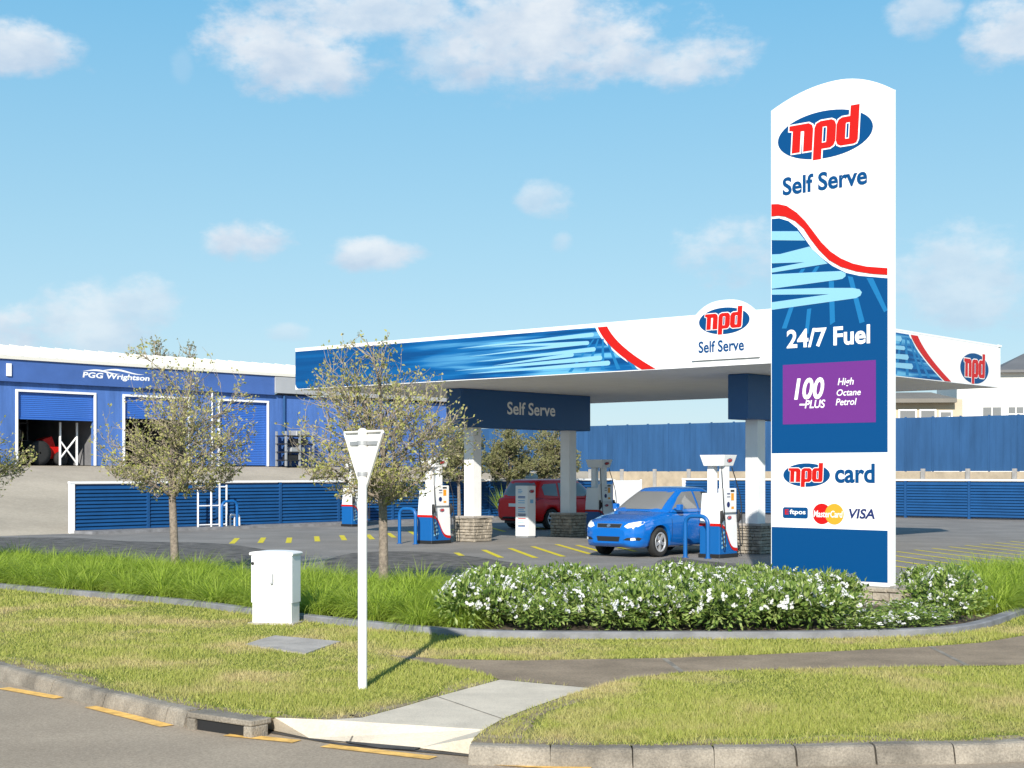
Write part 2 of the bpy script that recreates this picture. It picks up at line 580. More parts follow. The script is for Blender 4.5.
M = dict(
    asphalt=mat('asphalt_forecourt', (.225, .21, .195), .85, var=.15, scale=.5, fine=.22, fscale=30, bump=.35, bscale=180, spec=.3),
    asphshade=mat('asphalt_shade', (.125, .118, .11), .9, var=.45, scale=2.5, fine=.3, fscale=25, bump=.5, bscale=120, spec=.2),  # darker forecourt tone with shade put into the colour
    road=mat('asphalt_road', (.37, .30, .225), .88, var=.10, scale=.7, fine=.28, fscale=45, bump=.5, bscale=160, spec=.25),
    path=mat('asphalt_path', (.285, .22, .155), .9, var=.2, fine=.25, fscale=40, scale=1.3, bump=.5, bscale=140, spec=.2),
    patch=mat('tar_patch', (.055, .052, .05), .8, var=.4, scale=6, bump=.5, bscale=100),
    soil=mat('bare_soil', (.10, .075, .05), .95, var=.3, scale=3, bump=.6, bscale=40),
    earth=mat('dry_earth', (.23, .165, .10), .95, var=.3, scale=4, bump=.8, bscale=50, col2=(.36, .29, .18), fine=.3, fscale=40),
    lawn=mat('lawn_ground', (.19, .225, .045), .95, var=.15, scale=.55, bump=.9, bscale=60, col2=(.36, .28, .15), lo=.46, hi=.64, spec=.1),
    yard=mat('gravel_yard', (.43, .37, .29), .95, fine=.12, fscale=8, var=.12, scale=.25, bump=.3, bscale=30, spec=.15),
    kerb=mat('kerb_concrete', (.235, .205, .165), .9, var=.35, scale=2.2, fine=.3, fscale=60, bump=.6, bscale=50),
    edging=mat('edging_concrete', (.20, .20, .21), .85, var=.25, scale=2.5, bump=.3, bscale=50),
    ramp=mat('pale_concrete', (.58, .505, .40), .88, var=.10, fine=.10, fscale=40, scale=2.2, bump=.3, bscale=60),
    conc=mat('grey_concrete', (.33, .32, .31), .88, var=.16, scale=3, bump=.35, bscale=50),
    padc=mat('pad_concrete', (.38, .345, .31), .88, var=.18, scale=3, bump=.35, bscale=50),
    yel=mat('yellow_paint', (.62, .52, .012), .75, var=.22, scale=14, bump=.2),
    ory=mat('road_yellow', (.80, .47, .12), .8, var=.25, scale=9, bump=.3),
    dash=mat('white_paint_old', (.5, .49, .45), .8, var=.3, scale=9),
    white=mat('white_paint', (.80, .80, .80), .45, var=.02, scale=2),
    joint=mat('joint_sealant', (.42, .43, .45), .6),
    signw=mat('white_sign_vinyl', (.82, .82, .82), .35),
    offw=mat('white_weathered', (.76, .75, .72), .55, var=.06, scale=4),
    colw=mat('column_paint', (.78, .78, .78), .5, var=.03, scale=2),
    soff=mat('soffit_metal', (.82, .81, .80), .6, var=.03, scale=1.5),
    greym=mat('grey_metal', (.35, .36, .37), .45, metal=.3, var=.08, scale=5),
    dark=mat('black_plastic', (.015, .015, .016), .5),
    rubber=mat('tyre_rubber', (.018, .018, .018), .8, bump=.2),
    alloy=mat('alloy_rim', (.62, .63, .65), .35, metal=.6),
    glass=mat('tinted_window', (.17, .175, .18), .05, spec=.8),
    lamp=mat('headlamp_lens', (.75, .78, .80), .12, spec=.8),
    chrome=mat('chrome_trim', (.6, .6, .62), .15, metal=.9),
    redl=mat('tail_lamp_lens', (.22, .005, .006), .15),
    plate=mat('number_plate', (.75, .75, .72), .4),
    bluecar=mat('blue_car_paint', (.002, .12, .46), .2, spec=.5, coat=.8),
    redcar=mat('red_car_paint', (.72, .003, .003), .35, spec=.3, coat=.25),
    blue=mat('sign_blue', (.001, .056, .185), .4, spec=.2),
    bluep=mat('bollard_blue', (.003, .10, .33), .4),
    navy=mat('header_navy', (.010, .085, .25), .45),
    slat=mat('louvre_navy', (.006, .062, .19), .5, var=.10, scale=1.2),
    fence=mat('panel_fence_blue', (.026, .084, .20), .65, spec=.2, var=.16, scale=1.6, stretch=(1, 1, .15)),
    red=mat('sign_red', (.50, .010, .007), .4, spec=.2),
    pale=mat('pale_streak', (.22, .46, .62), .4, spec=.2),
    mid=mat('mid_streak', (.012, .15, .36), .4, spec=.2),
    purple=mat('purple_panel', (.135, .028, .21), .4, spec=.2),
    orange=mat('card_orange', (.80, .33, .02), .4),
    redp=mat('card_red', (.52, .008, .008), .4, spec=.2),
    inkn=mat('ink_navy', (.012, .022, .12), .4),
    mark=mat('pale_blue_mark', (.20, .45, .70), .5),
    wallblue=mat('painted_wall_blue', (.07, .155, .42), .65, var=.2, scale=1.3, stretch=(1, 1, .12), fine=.06, fscale=8, spec=.25, bump=.15, bscale=8),
    fascblue=mat('fascia_blue', (.05, .115, .34), .55, var=.12, scale=.4),
    doorblue=mat('roller_door_blue', (.035, .13, .46), .5, var=.06, scale=.5),
    greyfas=mat('grey_fascia', (.36, .37, .39), .6, var=.06, scale=.6),
    roof=mat('roof_iron', (.72, .69, .62), .5, var=.05, scale=.3, col2=(.60, .50, .38), lo=.62, hi=.72),
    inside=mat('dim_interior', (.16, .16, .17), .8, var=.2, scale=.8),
    stone=mat('dry_stone', (.32, .28, .225), .9, var=.35, scale=5, bump=.8, bscale=30),
    stoned=mat('stone_gaps', (.06, .055, .05), .95),
    bwall=mat('block_wall_buff', (.40, .33, .24), .9, var=.16, scale=1.5, bump=.3, bscale=20),
    buff=mat('buff_render', (.46, .39, .29), .85, var=.08, scale=.5),
    housew=mat('white_weatherboard', (.74, .73, .70), .7, var=.03, scale=.5),
    greyroof=mat('grey_roof', (.13, .13, .135), .7, var=.1, scale=.5),
    brownroof=mat('brown_roof', (.17, .155, .135), .8, var=.1, scale=.5),
    bark=mat('bark', (.22, .18, .145), .95, var=.3, scale=16, bump=.8, bscale=40),
    twig=mat('twig', (.27, .225, .17), .95, var=.25, scale=10),
    greenleaf=leafmat('young_leaf', [(.28, .29, .08), (.44, .43, .15), (.35, .37, .09), (.52, .47, .24), (.38, .32, .18)], trans=.35),
    farleaf=leafmat('far_leaf', [(.17, .19, .07), (.27, .27, .11), (.21, .21, .10), (.31, .28, .15)], trans=.35),
    hedge=leafmat('hedge_leaf', [(.018, .03, .012), (.035, .05, .02), (.05, .06, .03)], trans=.15),
    grass=leafmat('tussock_blade', [(.22, .33, .03), (.34, .46, .05), (.43, .53, .10), (.28, .40, .04)], trans=.4),
    shrub=leafmat('shrub_leaf', [(.055, .105, .02), (.13, .205, .04), (.22, .31, .065), (.34, .40, .14)], rough=.4, trans=.25),
    petal=leafmat('white_petal', [(.72, .72, .70), (.82, .82, .80), (.66, .66, .68)], trans=.2),
    blade=leafmat('lawn_blade', [(.25, .285, .055), (.355, .375, .085), (.40, .405, .10), (.31, .345, .07), (.45, .41, .15)], trans=.25, patch=(.50, .41, .20), pscale=.55),
)


# ------------------------------------------------------------------ lettering
_tc = {}


def text2d(s, bold=0.0, shear=0.0):
    key = (s, bold, shear)
    if key in _tc:
        return _tc[key]
    c = bpy.data.curves.new('lettering', 'FONT')
    c.body, c.offset, c.shear = s, bold, shear
    c.resolution_u = 4
    c.fill_mode = 'FRONT'
    o = bpy.data.objects.new('lettering_source', c)
    COL.objects.link(o)
    dg = bpy.context.evaluated_depsgraph_get()
    me = bpy.data.meshes.new_from_object(o.evaluated_get(dg))
    v = [(p.co.x, p.co.y) for p in me.vertices]
    f = [tuple(q.vertices) for q in me.polygons]
    bpy.data.objects.remove(o)
    bpy.data.meshes.remove(me)
    x0, x1 = min(p[0] for p in v), max(p[0] for p in v)
    y0, y1 = min(p[1] for p in v), max(p[1] for p in v)
    v = [((p[0] - x0) / (x1 - x0), (p[1] - y0) / (y1 - y0)) for p in v]
    _tc[key] = (v, f)
    return v, f


def letter(mb, s, fr, x, y, w, h, off, mi=0, bold=.012, shear=0.0):
    """text fitted to the box x..x+w, y..y+h of frame fr"""
    v, f = text2d(s, bold, shear)
    vv = [fr(x + a * w, y + b * h, off) for (a, b) in v]
    ff = []
    for q in f:
        (ax, ay), (bx, by), (cx, cy) = (v[q[0]], v[q[1]], v[q[2]])
        ar = (bx - ax) * (cy - ay) - (by - ay) * (cx - ax)
        ff.append(q if ar >= 0 else tuple(reversed(q)))
    mb.add(vv, ff, mi)


LN = [((0, 0), (20, 0), (20, 45), (27, 45), (28, 43), (28, 0), (50, 0), (50, 46), (47, 55), (38, 60), (-9, 60), (-9, 50), (0, 48)), ()]
LP = [((0, -22), (20, -22), (20, 0), (40, 0), (48, 4), (52, 13), (52, 47), (48, 56), (40, 60), (14, 60), (4, 56), (0, 47)), ((20, 13), (20, 47), (29, 47), (30, 45), (30, 15), (29, 13))]
LD = [((12, 0), (4, 4), (0, 13), (0, 47), (4, 56), (12, 60), (31, 60), (31, 82), (52, 82), (52, 9), (49, 2), (42, 0)), ((22, 15), (22, 45), (23, 47), (31, 47), (31, 13), (23, 13))]


def outline(pts, d):
    n = len(pts)
    ar = sum(pts[i][0] * pts[(i + 1) % n][1] - pts[(i + 1) % n][0] * pts[i][1] for i in range(n))
    sg = 1 if ar > 0 else -1
    out = []
    for i in range(n):
        p0, p1, p2 = Vector(pts[i - 1]), Vector(pts[i]), Vector(pts[(i + 1) % n])
        e1, e2 = (p1 - p0).normalized(), (p2 - p1).normalized()
        n1, n2 = Vector((e1.y, -e1.x)) * sg, Vector((e2.y, -e2.x)) * sg
        b = (n1 + n2)
        k = d / max(.45, b.length / 2) if b.length > 1e-6 else d
        b = b.normalized() if b.length > 1e-6 else n1
        out.append((p1.x + b.x * k, p1.y + b.y * k))
    return out


def logo(parent, fr, cx, cy, w, off=.003, slant=.06, disc=True, step=.003):
    """red slab letters with a white keyline on a blue oval; w = oval width"""
    mb = MB()
    k = w / 228.0
    if disc:
        mb.poly([(cx + w / 2 * math.cos(t * PI / 24), cy + w * .223 * math.sin(t * PI / 24)) for t in range(48)], fr, off, 0)
    ox = -79
    for i, (L, dx) in enumerate(((LN, 0), (LP, 53), (LD, 106))):
        def T(p):
            return (cx + k * (p[0] + dx + ox + p[1] * slant), cy + k * (p[1] - 30) * 1.0)
        mb.poly([T(p) for p in outline(L[0], 3.0)], fr, off + step * (1 + .4 * i), 1)
        mb.poly([T(p) for p in L[0]], fr, off + step * 2.5, 2, holes=[[T(p) for p in L[1]]] if L[1] else [])
        if L[1]:
            mb.poly([T(p) for p in outline(L[1], -2.2)], fr, off + step * 2.2, 0)
    return mb.build('logo', [M['blue'], M['signw'], M['red']], parent)


# ------------------------------------------------------------------ ground, road, verge
gnd = MB()
gnd.add([(-2500, -500, -.14), (2500, -500, -.14), (2500, 4500, -.14), (-2500, 4500, -.14)], [(0, 1, 2, 3)])
struct(gnd.build('ground', M['road']))

KL = [Vector((-5.63 - 1.40 * q, 16.1 + 1.8 * q, 0)) for q in (24, 8, 2)] + [G(*p) for p in ((0, 663), (60, 678), (100, 688), (150, 699), (190, 708), (225, 714), (255, 718))]
KRr = [G(*p) for p in ((471, 743), (540, 745), (640, 746), (748, 745.5), (880, 743), (1024, 739))] + [Vector((6.6, 12.7, 0)), Vector((10, 15.6, 0)), Vector((16, 21.5, 0)), Vector((40, 47, 0)), Vector((70, 80, 0))]
kerbL, kerbR = catmull(KL, 10), catmull(KRr, 10)
rampL = [G(*p) for p in ((275, 718), (325, 720), (362, 718), (400, 708), (437, 697), (500, 680))]
rampR = [G(*p) for p in ((591, 688.5), (560, 698), (526, 710), (503, 719), (484, 730), (474, 738))]
gardenK = [S(-60, -16.6), S(-35, -16.1)] + [G(*p) for p in ((0, 588), (170, 603), (250, 613), (340, 624), (430, 633), (500, 637), (600, 638), (700, 638), (840, 637), (960, 631), (1024, 612))] + [S(9.3, -7), S(9.3, 5), S(9.3, 40)]
gard = catmull(gardenK, 8)
lawn_poly = kerbL + rampL + rampR + kerbR + [p.copy() for p in reversed(gard)]
flat = Fr((0, 0, 0), (1, 0, 0), (0, 1, 0))
lm = MB()
lm.poly([(p.x, p.y) for p in lawn_poly], flat, 0.0)
struct(lm.build('lawn_verge', M['lawn']))

# kerbs: separate concrete blocks butted along the road edge
kb = MB()
for crv, blk in ((kerbL, 1.15), (kerbR, .62)):
    d = 0
    segs, cur = [], [crv[0]]
    for i in range(1, len(crv)):
        a, b = crv[i - 1], crv[i]
        L = (b - a).length
        q = 0.0
        while d + (L - q) > blk:
            q += blk - d
            p = a + (b - a) * (q / L)
            cur.append(p)
            segs.append(cur)
            cur = [p]
            d = 0
        d += L - q
        cur.append(b)
    segs.append(cur)
    for sg in segs:
        sg = [p for i, p in enumerate(sg) if i == 0 or (p - sg[i - 1]).length > 1e-4]
        if len(sg) < 2 or (sg[-1] - sg[0]).length < .05:
            continue
        t = (sg[-1] - sg[0]).normalized()
        sg[0] = sg[0] + t * .008
        sg[-1] = sg[-1] - t * .008
        if crv is kerbL and ((sg[0] + sg[-1]) / 2 - G(229, 715)).length < .62:
            sg = [p for p in sg if (p - G(229, 715)).length > .42]
            if len(sg) < 2:
                continue
        jz = random.Random(int(sg[0].x * 1000)).uniform(-.006, .006)
        prof = [(-.02, -.10), (-.02, .008), (.075, .006), (.10, -.004), (.115, -.025), (.145, -.12), (.15, -.16)]
        vv, ff = [], []
        for i, p in enumerate(sg):
            tt = (sg[min(i + 1, len(sg) - 1)] - sg[max(i - 1, 0)]).normalized()
            nn = Vector((tt.y, -tt.x, 0))
            for (o, z) in prof:
                vv.append(p + nn * o + Vector((0, 0, z + jz)))
        n = len(prof)
        for i in range(len(sg) - 1):
            for k in range(n - 1):
                ff.append((i * n + k, (i + 1) * n + k, (i + 1) * n + k + 1, i * n + k + 1))
        ff.append(tuple(range(n)))
        ff.append(tuple((len(sg) - 1) * n + k for k in reversed(range(n))))
        kb.add(vv, ff)
struct(kb.build('road_kerb', M['kerb'], bevel=.008))

# dropped crossing of pale concrete
bot = [G(px, py, -.13) for px, py in ((267, 729), (309, 738), (350, 742), (419, 748), (469, 754))]
rl = [G(255, 718)] + rampL
top = [p + Vector((0, 0, .004)) for p in rl] + [p + Vector((0, 0, .004)) for p in rampR]
rm = MB()
loop = top + list(reversed(bot))
tri = tessellate_polygon([[Vector((p.x, p.y, 0)) for p in loop]])
rm.add(loop, [tuple(t) for t in tri])
for (a, b) in (((362, 718), (350, 742)), ((437, 697), (503, 719.5))):
    A_, B_ = G(*a) + Vector((0, 0, .0065)), (G(*b) if b[1] < 730 else G(*b, -.13)) + Vector((0, 0, .0065))
    t = (B_ - A_).normalized()
    n = Vector((-t.y, t.x, 0)) * .008
    rm.add([A_ - n, A_ + n, B_ + n, B_ - n], [(0, 3, 2, 1)], 1)
struct(rm.build('crossing_ramp', [M['ramp'], M['kerb']]))
rp = MB()
rp.poly([(G(px, py, -.135).x, G(px, py, -.135).y) for px, py in ((345, 743), (352, 737), (372, 733.5), (398, 734.5), (416, 738), (425, 747), (414, 751), (380, 749))], flat, -.126)
rp.poly([(G(px, py, -.135).x, G(px, py, -.135).y) for px, py in ((205, 727), (267, 730.5), (340, 743), (420, 750), (475, 754.5), (560, 763), (560, 764.5), (475, 757), (420, 752), (340, 745), (267, 732.5), (235, 731))], flat, -.1335)
struct(rp.build('gutter_stain', M['patch']))

# footpath
path_top = [(385, 655), (440, 659.5), (520, 661), (600, 659.5), (668, 658.5), (750, 655.5), (840, 651.5), (920, 647.5), (982, 643), (1024, 636), (1080, 622)]
path_bot = [(1080, 655), (1024, 665.7), (930, 667), (840, 668.8), (760, 670), (680, 673), (630, 679), (591, 688.5), (545, 684), (500, 680), (470, 671), (430, 664)]
pw = [G(*p) for p in path_top] + [S(12.3, -3), S(12.3, 40), S(14.2, 40), S(14.2, -4)] + [G(*p) for p in path_bot]
pm = MB()
pm.poly([(p.x, p.y) for p in pw], flat, .006)
for (a, b) in (((664, 659), (682, 672.5)), ((930, 647), (968, 666.5))):
    A_, B_ = G(*a), G(*b)
    t = (B_ - A_).normalized()
    n = Vector((-t.y, t.x, 0)) * .03
    pm.add([A_ - n + Vector((0, 0, .009)), A_ + n + Vector((0, 0, .009)), B_ + n + Vector((0, 0, .009)), B_ - n + Vector((0, 0, .009))], [(0, 3, 2, 1)], 1)
struct(pm.build('footpath', [M['path'], M['kerb']]))

# bare earth along the kerb edge
es = MB()
nr0 = random.Random(12)
for crv, ph in ((kerbL, 0.0), (rampL, 1.0), (rampR[1:], 2.0), (kerbR[:55], 3.0)):
    fine_ = []
    for i in range(len(crv) - 1):
        for k in range(6):
            fine_.append(crv[i].lerp(crv[i + 1], k / 6))
    fine_.append(crv[-1])
    vv, ff = [], []
    for i, p in enumerate(fine_):
        tt = (fine_[min(i + 1, len(fine_) - 1)] - fine_[max(i - 1, 0)])
        if tt.length < 1e-6:
            tt = Vector((1, 0, 0))
        tt.normalize()
        nn = Vector((-tt.y, tt.x, 0))
        w_ = .16 + .12 * math.sin(p.x * 2.1 + ph) + .07 * math.sin(p.x * 5.3 + ph * 2) + nr0.uniform(0, .08)
        vv += [p + nn * .02 + Vector((0, 0, .003)), p + nn * max(.06, w_) + Vector((0, 0, .003))]
    for i in range(len(fine_) - 1):
        ff.append((2 * i, 2 * i + 2, 2 * i + 3, 2 * i + 1))
    es.add(vv, ff)
struct(es.build('bare_earth', M['earth']))
es_xy = np.array([(v_[0], v_[1]) for v_ in es.v])

# road markings
rmk = MB()
for (a, b) in (((3, 688), (60, 698)), ((91, 706.5), (167, 726)), ((228, 734.5), (297, 741.5)), ((325, 745.5), (433, 758)), ((497, 763.5), (590, 769))):
    A_, B_ = G(*a, -.135), G(*b, -.135)
    t = (B_ - A_).normalized()
    n = Vector((-t.y, t.x, 0)) * .068
    rmk.add([p + Vector((0, 0, .002)) for p in (A_ - n, B_ - n, B_ + n, A_ + n)], [(0, 1, 2, 3)])
struct(rmk.build('road_marking', M['ory']))

# forecourt
fc = MB()
fc.add([S(-26.7, -14.6, -.008), S(7, -14.6, -.008), S(7, 40, -.008), S(-26.7, 40, -.008)], [(0, 1, 2, 3)])
struct(fc.build('forecourt', M['asphalt']))
dp = MB()  # tree shade on the forecourt, painted in as darker flat sheets
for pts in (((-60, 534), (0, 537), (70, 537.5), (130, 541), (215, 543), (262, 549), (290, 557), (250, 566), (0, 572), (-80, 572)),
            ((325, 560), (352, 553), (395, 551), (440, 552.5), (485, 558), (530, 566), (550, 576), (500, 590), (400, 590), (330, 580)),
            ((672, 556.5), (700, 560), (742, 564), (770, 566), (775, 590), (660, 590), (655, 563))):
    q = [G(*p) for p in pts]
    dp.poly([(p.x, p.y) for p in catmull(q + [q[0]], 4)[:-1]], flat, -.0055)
struct(dp.build('asphalt_shade_patch', M['asphshade']))
ym = MB()
dd = (AX * .754 - BX * .657).normalized()


def stripe(p, L, w=.085, z=-.003):
    t = dd * (L / 2)
    n = Vector((-dd.y, dd.x, 0)) * w
    ym.add([(q.x, q.y, z) for q in (p - t - n, p + t - n, p + t + n, p - t + n)], [(0, 1, 2, 3)])


for px, py in ((234.6, 540.6), (262, 540), (289, 540), (317, 538.6), (343, 537.5), (370, 536.7), (391, 535), (413, 533), (457, 531), (437, 532)):
    stripe(G(px, py), 3.6, .085)
for px, py, L in ((459, 554, 1.4), (492, 553.4, 3.6), (522, 552.6, 4.6), (547, 551, 5.0), (572, 548.6, 5.0), (592, 549, 4.5), (618, 547, 4.5), (644, 545, 4.5), (667, 543, 4.5), (498, 529.5, 3.6), (538, 527.5, 3.6), (562, 526, 3.6), (768, 570, 2.5)):
    stripe(G(px, py), L, .075)
for k in range(13):
    y0 = 3.2 + k * 1.08
    stripe(S(1.9, y0 - 1.6), 5.6, .055)
struct(ym.build('forecourt_marking', M['yel']))

# garden bed: edging strip + mulch
bed_in = [S(-60, -11.6), S(0.5, -11.6), S(3.2, -10.2), S(4.4, -7), S(5.9, -4.6), S(5.9, 40)]
bed_poly = [p for p in gard] + list(reversed(bed_in))
bd = MB()
bd.poly([(p.x, p.y) for p in bed_poly], flat, .03)
struct(bd.build('garden_soil', M['soil']))
for crv, nm in ((gard, 'garden_edging'), (bed_in, 'forecourt_kerb')):
    ek = MB()
    vv, ff = [], []
    side = 1 if nm == 'garden_edging' else -1
    for i, p in enumerate(crv):
        tt = (crv[min(i + 1, len(crv) - 1)] - crv[max(i - 1, 0)]).normalized()
        nn = Vector((tt.y, -tt.x, 0)) * side
        for (o, z) in ((.14, -.05), (.14, .075), (.12, .09), (-.02, .09), (-.04, .075), (-.04, -.05)):
            vv.append(p + nn * o + Vector((0, 0, z)))
    for i in range(len(crv) - 1):
        for k in range(5):
            ff.append((i * 6 + k, (i + 1) * 6 + k, (i + 1) * 6 + k + 1, i * 6 + k + 1))
    ek.add(vv, ff)
    struct(ek.build(nm, M['edging']))

# sloping gravel yard on the left, raised ground at the back
yd = MB()
nx, ny = 16, 24


def yardz(x):
    t = min(1, max(0, (-26.9 - x) / 19.0))
    return 2.42 * (t * t * (3 - 2 * t) * .4 + t * .6)


for i in range(nx + 1):
    for j in range(ny + 1):
        x, y = -26.72 - i * 40 / nx, -45 + j * 130 / ny
        yd.v.append(tuple(S(x, y, yardz(x) - .006)))
for i in range(nx):
    for j in range(ny):
        a = i * (ny + 1) + j
        yd.f.append((a, a + 1, a + ny + 2, a + ny + 1))
        yd.m.append(0)
        yd.sm.append(True)
struct(yd.build('gravel_yard', M['yard']))
rg = MB()
rg.add([S(-26.72, 37.2, 2.1), S(-26.72, 120, 2.1), S(120, 120, 2.1), S(120, 37.2, 2.1)], [(0, 3, 2, 1)])
rg.add([S(-26.72, 37.2, 2.1), S(-26.72, 37.2, -.2), S(-26.72, 120, -.2), S(-26.72, 120, 2.1)], [(0, 1, 2, 3)])
struct(rg.build('raised_ground', M['yard']))
fk = MB()
fk.box(-26.7, -25.6, -1.2, 33.5, -.1, .09)
o = fk.build('fence_kerb', M['edging'])
o.location = K
o.rotation_euler = (0, 0, ROT)
struct(o)

# ------------------------------------------------------------------ pylon sign
PYR = Vector((5.92, 23.0, 0))
wid = 2.135
PYL = PYR - AX * wid
pyl = thing('pylon_sign', 'tall white and blue fuel pylon sign with an arched top in the shrub bed', 'sign', PYL, ROT)


def PU(px, py):
    return pmap(px, py, PYL, AX)


def arch(x):
    return 8.10 + .30 * (1 - ((x - 1.22) / 1.22) ** 2) if x < 1.22 else 8.12 + .28 * (1 - ((x - 1.22) / .92) ** 2)


topc = [(wid * k / 20, arch(wid * k / 20)) for k in range(21)]
fr = FRONT((0, 0, 0))
pm = MB()
pm.prism([(0, .30), (wid, .30)] + list(reversed(topc)), fr, -.20, 0)
pm.build('panel', M['signw'], pyl, bevel=.012)
pm = MB()
pm.box(.02, wid - .02, .02, .18, 0.25, .301)
pm.build('foot_frame', M['greym'], pyl)


def cpx(pts, s=5.91, ox=765, oy=200):
    return [PU(ox + a / s, oy + b / s) for a, b in pts]


RT = [(40, 25), (80, 24), (130, 35), (190, 75), (240, 125), (290, 190), (335, 250), (390, 305), (450, 345), (520, 375), (600, 393), (680, 399), (748, 400)]
RB = [(748, 440), (640, 437), (540, 422), (450, 395), (380, 355), (320, 295), (270, 230), (230, 170), (180, 125), (120, 98), (80, 93), (40, 97)]
BT = [(40, 112), (85, 108), (140, 125), (190, 165), (230, 220), (280, 290), (340, 345), (400, 390), (480, 430), (560, 448), (748, 460)]


def clampu(pts):
    return [(min(max(u, .012), wid - .035), z) for u, z in pts]


zb_top, zb_bot = 2.41, 1.18
g1 = MB()
bt = clampu(cpx(BT))
g1.poly([(.012, zb_top), (wid - .035, zb_top)] + list(reversed(bt)), fr, .003)
g1.poly([(.012, .36), (wid - .035, .36), (wid - .035, zb_bot), (.012, zb_bot + .01)], fr, .003)
g1.build('blue_banner', M['blue'], pyl)
g2 = MB()
for st in ([(40, 185), (197, 185), (240, 240), (40, 238)],
           [(40, 322), (90, 320), (265, 275), (330, 338), (372, 376), (40, 430), (40, 405), (235, 368), (40, 375)],
           [(40, 440), (330, 425), (450, 420), (478, 432), (478, 450), (460, 466), (430, 472), (40, 525)],
           [(40, 530), (330, 520), (520, 520), (560, 528), (574, 545), (566, 565), (540, 580), (40, 650), (40, 605), (380, 557), (40, 560)]):
    g2.poly(clampu(cpx(st)), fr, .009, 0)
for st in ([(160, 590), (185, 590), (128, 760), (100, 760)], [(250, 645), (275, 640), (258, 790), (236, 790)], [(378, 480), (408, 480), (415, 720), (385, 740)],
           [(490, 450), (520, 455), (590, 720), (560, 730)], [(600, 460), (640, 462), (735, 650), (705, 665)], [(300, 395), (325, 390), (300, 430), (275, 430)], [(215, 410), (240, 405), (220, 435), (195, 438)]):
    g2.poly(clampu(cpx(st)), fr, .006, 1)
g2.build('pale_streaks', [M['pale'], M['mid']], pyl)
g3 = MB()
g3.poly(clampu(cpx(RT)) + clampu(cpx(RB)), fr, .012)
g3.build('red_swoosh', M['red'], pyl)
u0, z0 = PU(783, 424.5)
u1, z1 = PU(876, 360)
g4 = MB()
g4.poly([(u0, z0), (u1, z0), (u1, z1), (u0, z1)], fr, .006)
pp = g4.build('purple_panel', M['purple'], pyl)


def tbox(mb, s, x0, y0, x1, y1, off, mi=0, bold=.012, shear=0.0):
    """text fitted between two photo points lying on the sign face (left-bottom, right-top)"""
    ua, za = PU(x0, y0)
    ub, zb = PU(x1, y1)
    letter(mb, s, fr, ua, za, ub - ua, zb - za, off, mi, bold, shear)


g5 = MB()
tbox(g5, '100', 794.5, 400, 824.5, 377, .009, 0, .03, .2)
g5.build('lettering', M['signw'], pp)
g5 = MB()
tbox(g5, 'PLUS', 805, 408.5, 825.5, 399.5, .009, 0, .02, .2)
g5.build('lettering', M['signw'], pp)
g5 = MB()
g5.poly([PU(799.5, 405.5), PU(805, 405.5), PU(805.5, 403.8), PU(800, 403.8)], fr, .009)
g5.build('dash_mark', M['signw'], pp)
g5 = MB()
tbox(g5, 'High', 838, 387.5, 854, 377.5, .009, 0, .012, .2)
tbox(g5, 'Octane', 837, 396, 861, 388.5, .009, 0, .012, .2)
tbox(g5, 'Petrol', 836, 405.5, 857, 398, .009, 0, .012, .2)
g5.build('lettering', M['signw'], pp)
g6 = MB()
u0, z0 = PU(784, 195)
u1, z1 = PU(871, 169)
letter(g6, 'Self Serve', fr, .22, 6.66, 1.53, .30, .006, 0, .029)
g6.build('lettering', M['blue'], pyl)
g6 = MB()
u0, z0 = PU(835, 483)
u1, z1 = PU(875, 463.5)
letter(g6, 'card', fr, u0, z0, u1 - u0, z1 - z0, .006, 0, .03)
g6.build('lettering', M['blue'], pyl)
g6 = MB()
letter(g6, '24/7 Fuel', fr, .30, 4.13, 1.50, .31, .009, 0, .026)
g6.build('lettering', M['signw'], pyl)
logo(pyl, fr, .99, 7.56, 1.72, .004, .06)
u0, z0 = PU(806.5, 475)
logo(pyl, fr, u0, z0, .86, .004, .04)
g7 = MB()   # card marks
u0, z0 = PU(783, 518)
u1, z1 = PU(808, 507.5)
rr = .035
rrp = []
for (cx, cy, a) in ((u1 - rr, z1 - rr, 0), (u0 + rr, z1 - rr, 90), (u0 + rr, z0 + rr, 180), (u1 - rr, z0 + rr, 270)):
    rrp += [(cx + rr * math.cos(R(a + 30 * k)), cy + rr * math.sin(R(a + 30 * k))) for k in range(4)]
g7.poly(rrp, fr, .004, 0)
letter(g7, 'eftpos'[1:], fr, u0 + .13, z0 + .045, u1 - u0 - .17, .10, .007, 1, .02)
letter(g7, 'E', fr, u0 + .04, z0 + .06, .07, .085, .007, 2, .03)
g7.build('card_mark', [M['blue'], M['signw'], M['red'], M['redp'], M['orange'], M['inkn']], pyl)
g7 = MB()
ca, za = PU(822, 514)
cb, zb_ = PU(834.5, 514)
rad = .168
zc = (za + zb_) / 2
cd = cb - ca
th = math.acos(cd / 2 / rad)
c1 = [(ca + rad * math.cos(th + (2 * PI - 2 * th) * k / 28), zc + rad * math.sin(th + (2 * PI - 2 * th) * k / 28)) for k in range(29)]
lens_r = [(cb + rad * math.cos(PI + th - 2 * th * k / 10), zc + rad * math.sin(PI + th - 2 * th * k / 10)) for k in range(11)]
g7.poly([(ca + rad * math.cos(2 * PI * k / 32), zc + rad * math.sin(2 * PI * k / 32)) for k in range(32)], fr, .004, 3)
g7.poly([(cb + rad * math.cos(2 * PI * k / 32), zc + rad * math.sin(2 * PI * k / 32)) for k in range(32)], fr, .006, 4)
letter(g7, 'MasterCard', fr, ca - .15, zc - .055, cd + .30, .11, .009, 1, .018, .12)
g7.build('card_mark', [M['blue'], M['signw'], M['red'], M['redp'], M['orange'], M['inkn']], pyl)
g7 = MB()
u0, z0 = PU(849, 518.5)
u1, z1 = PU(875, 509)
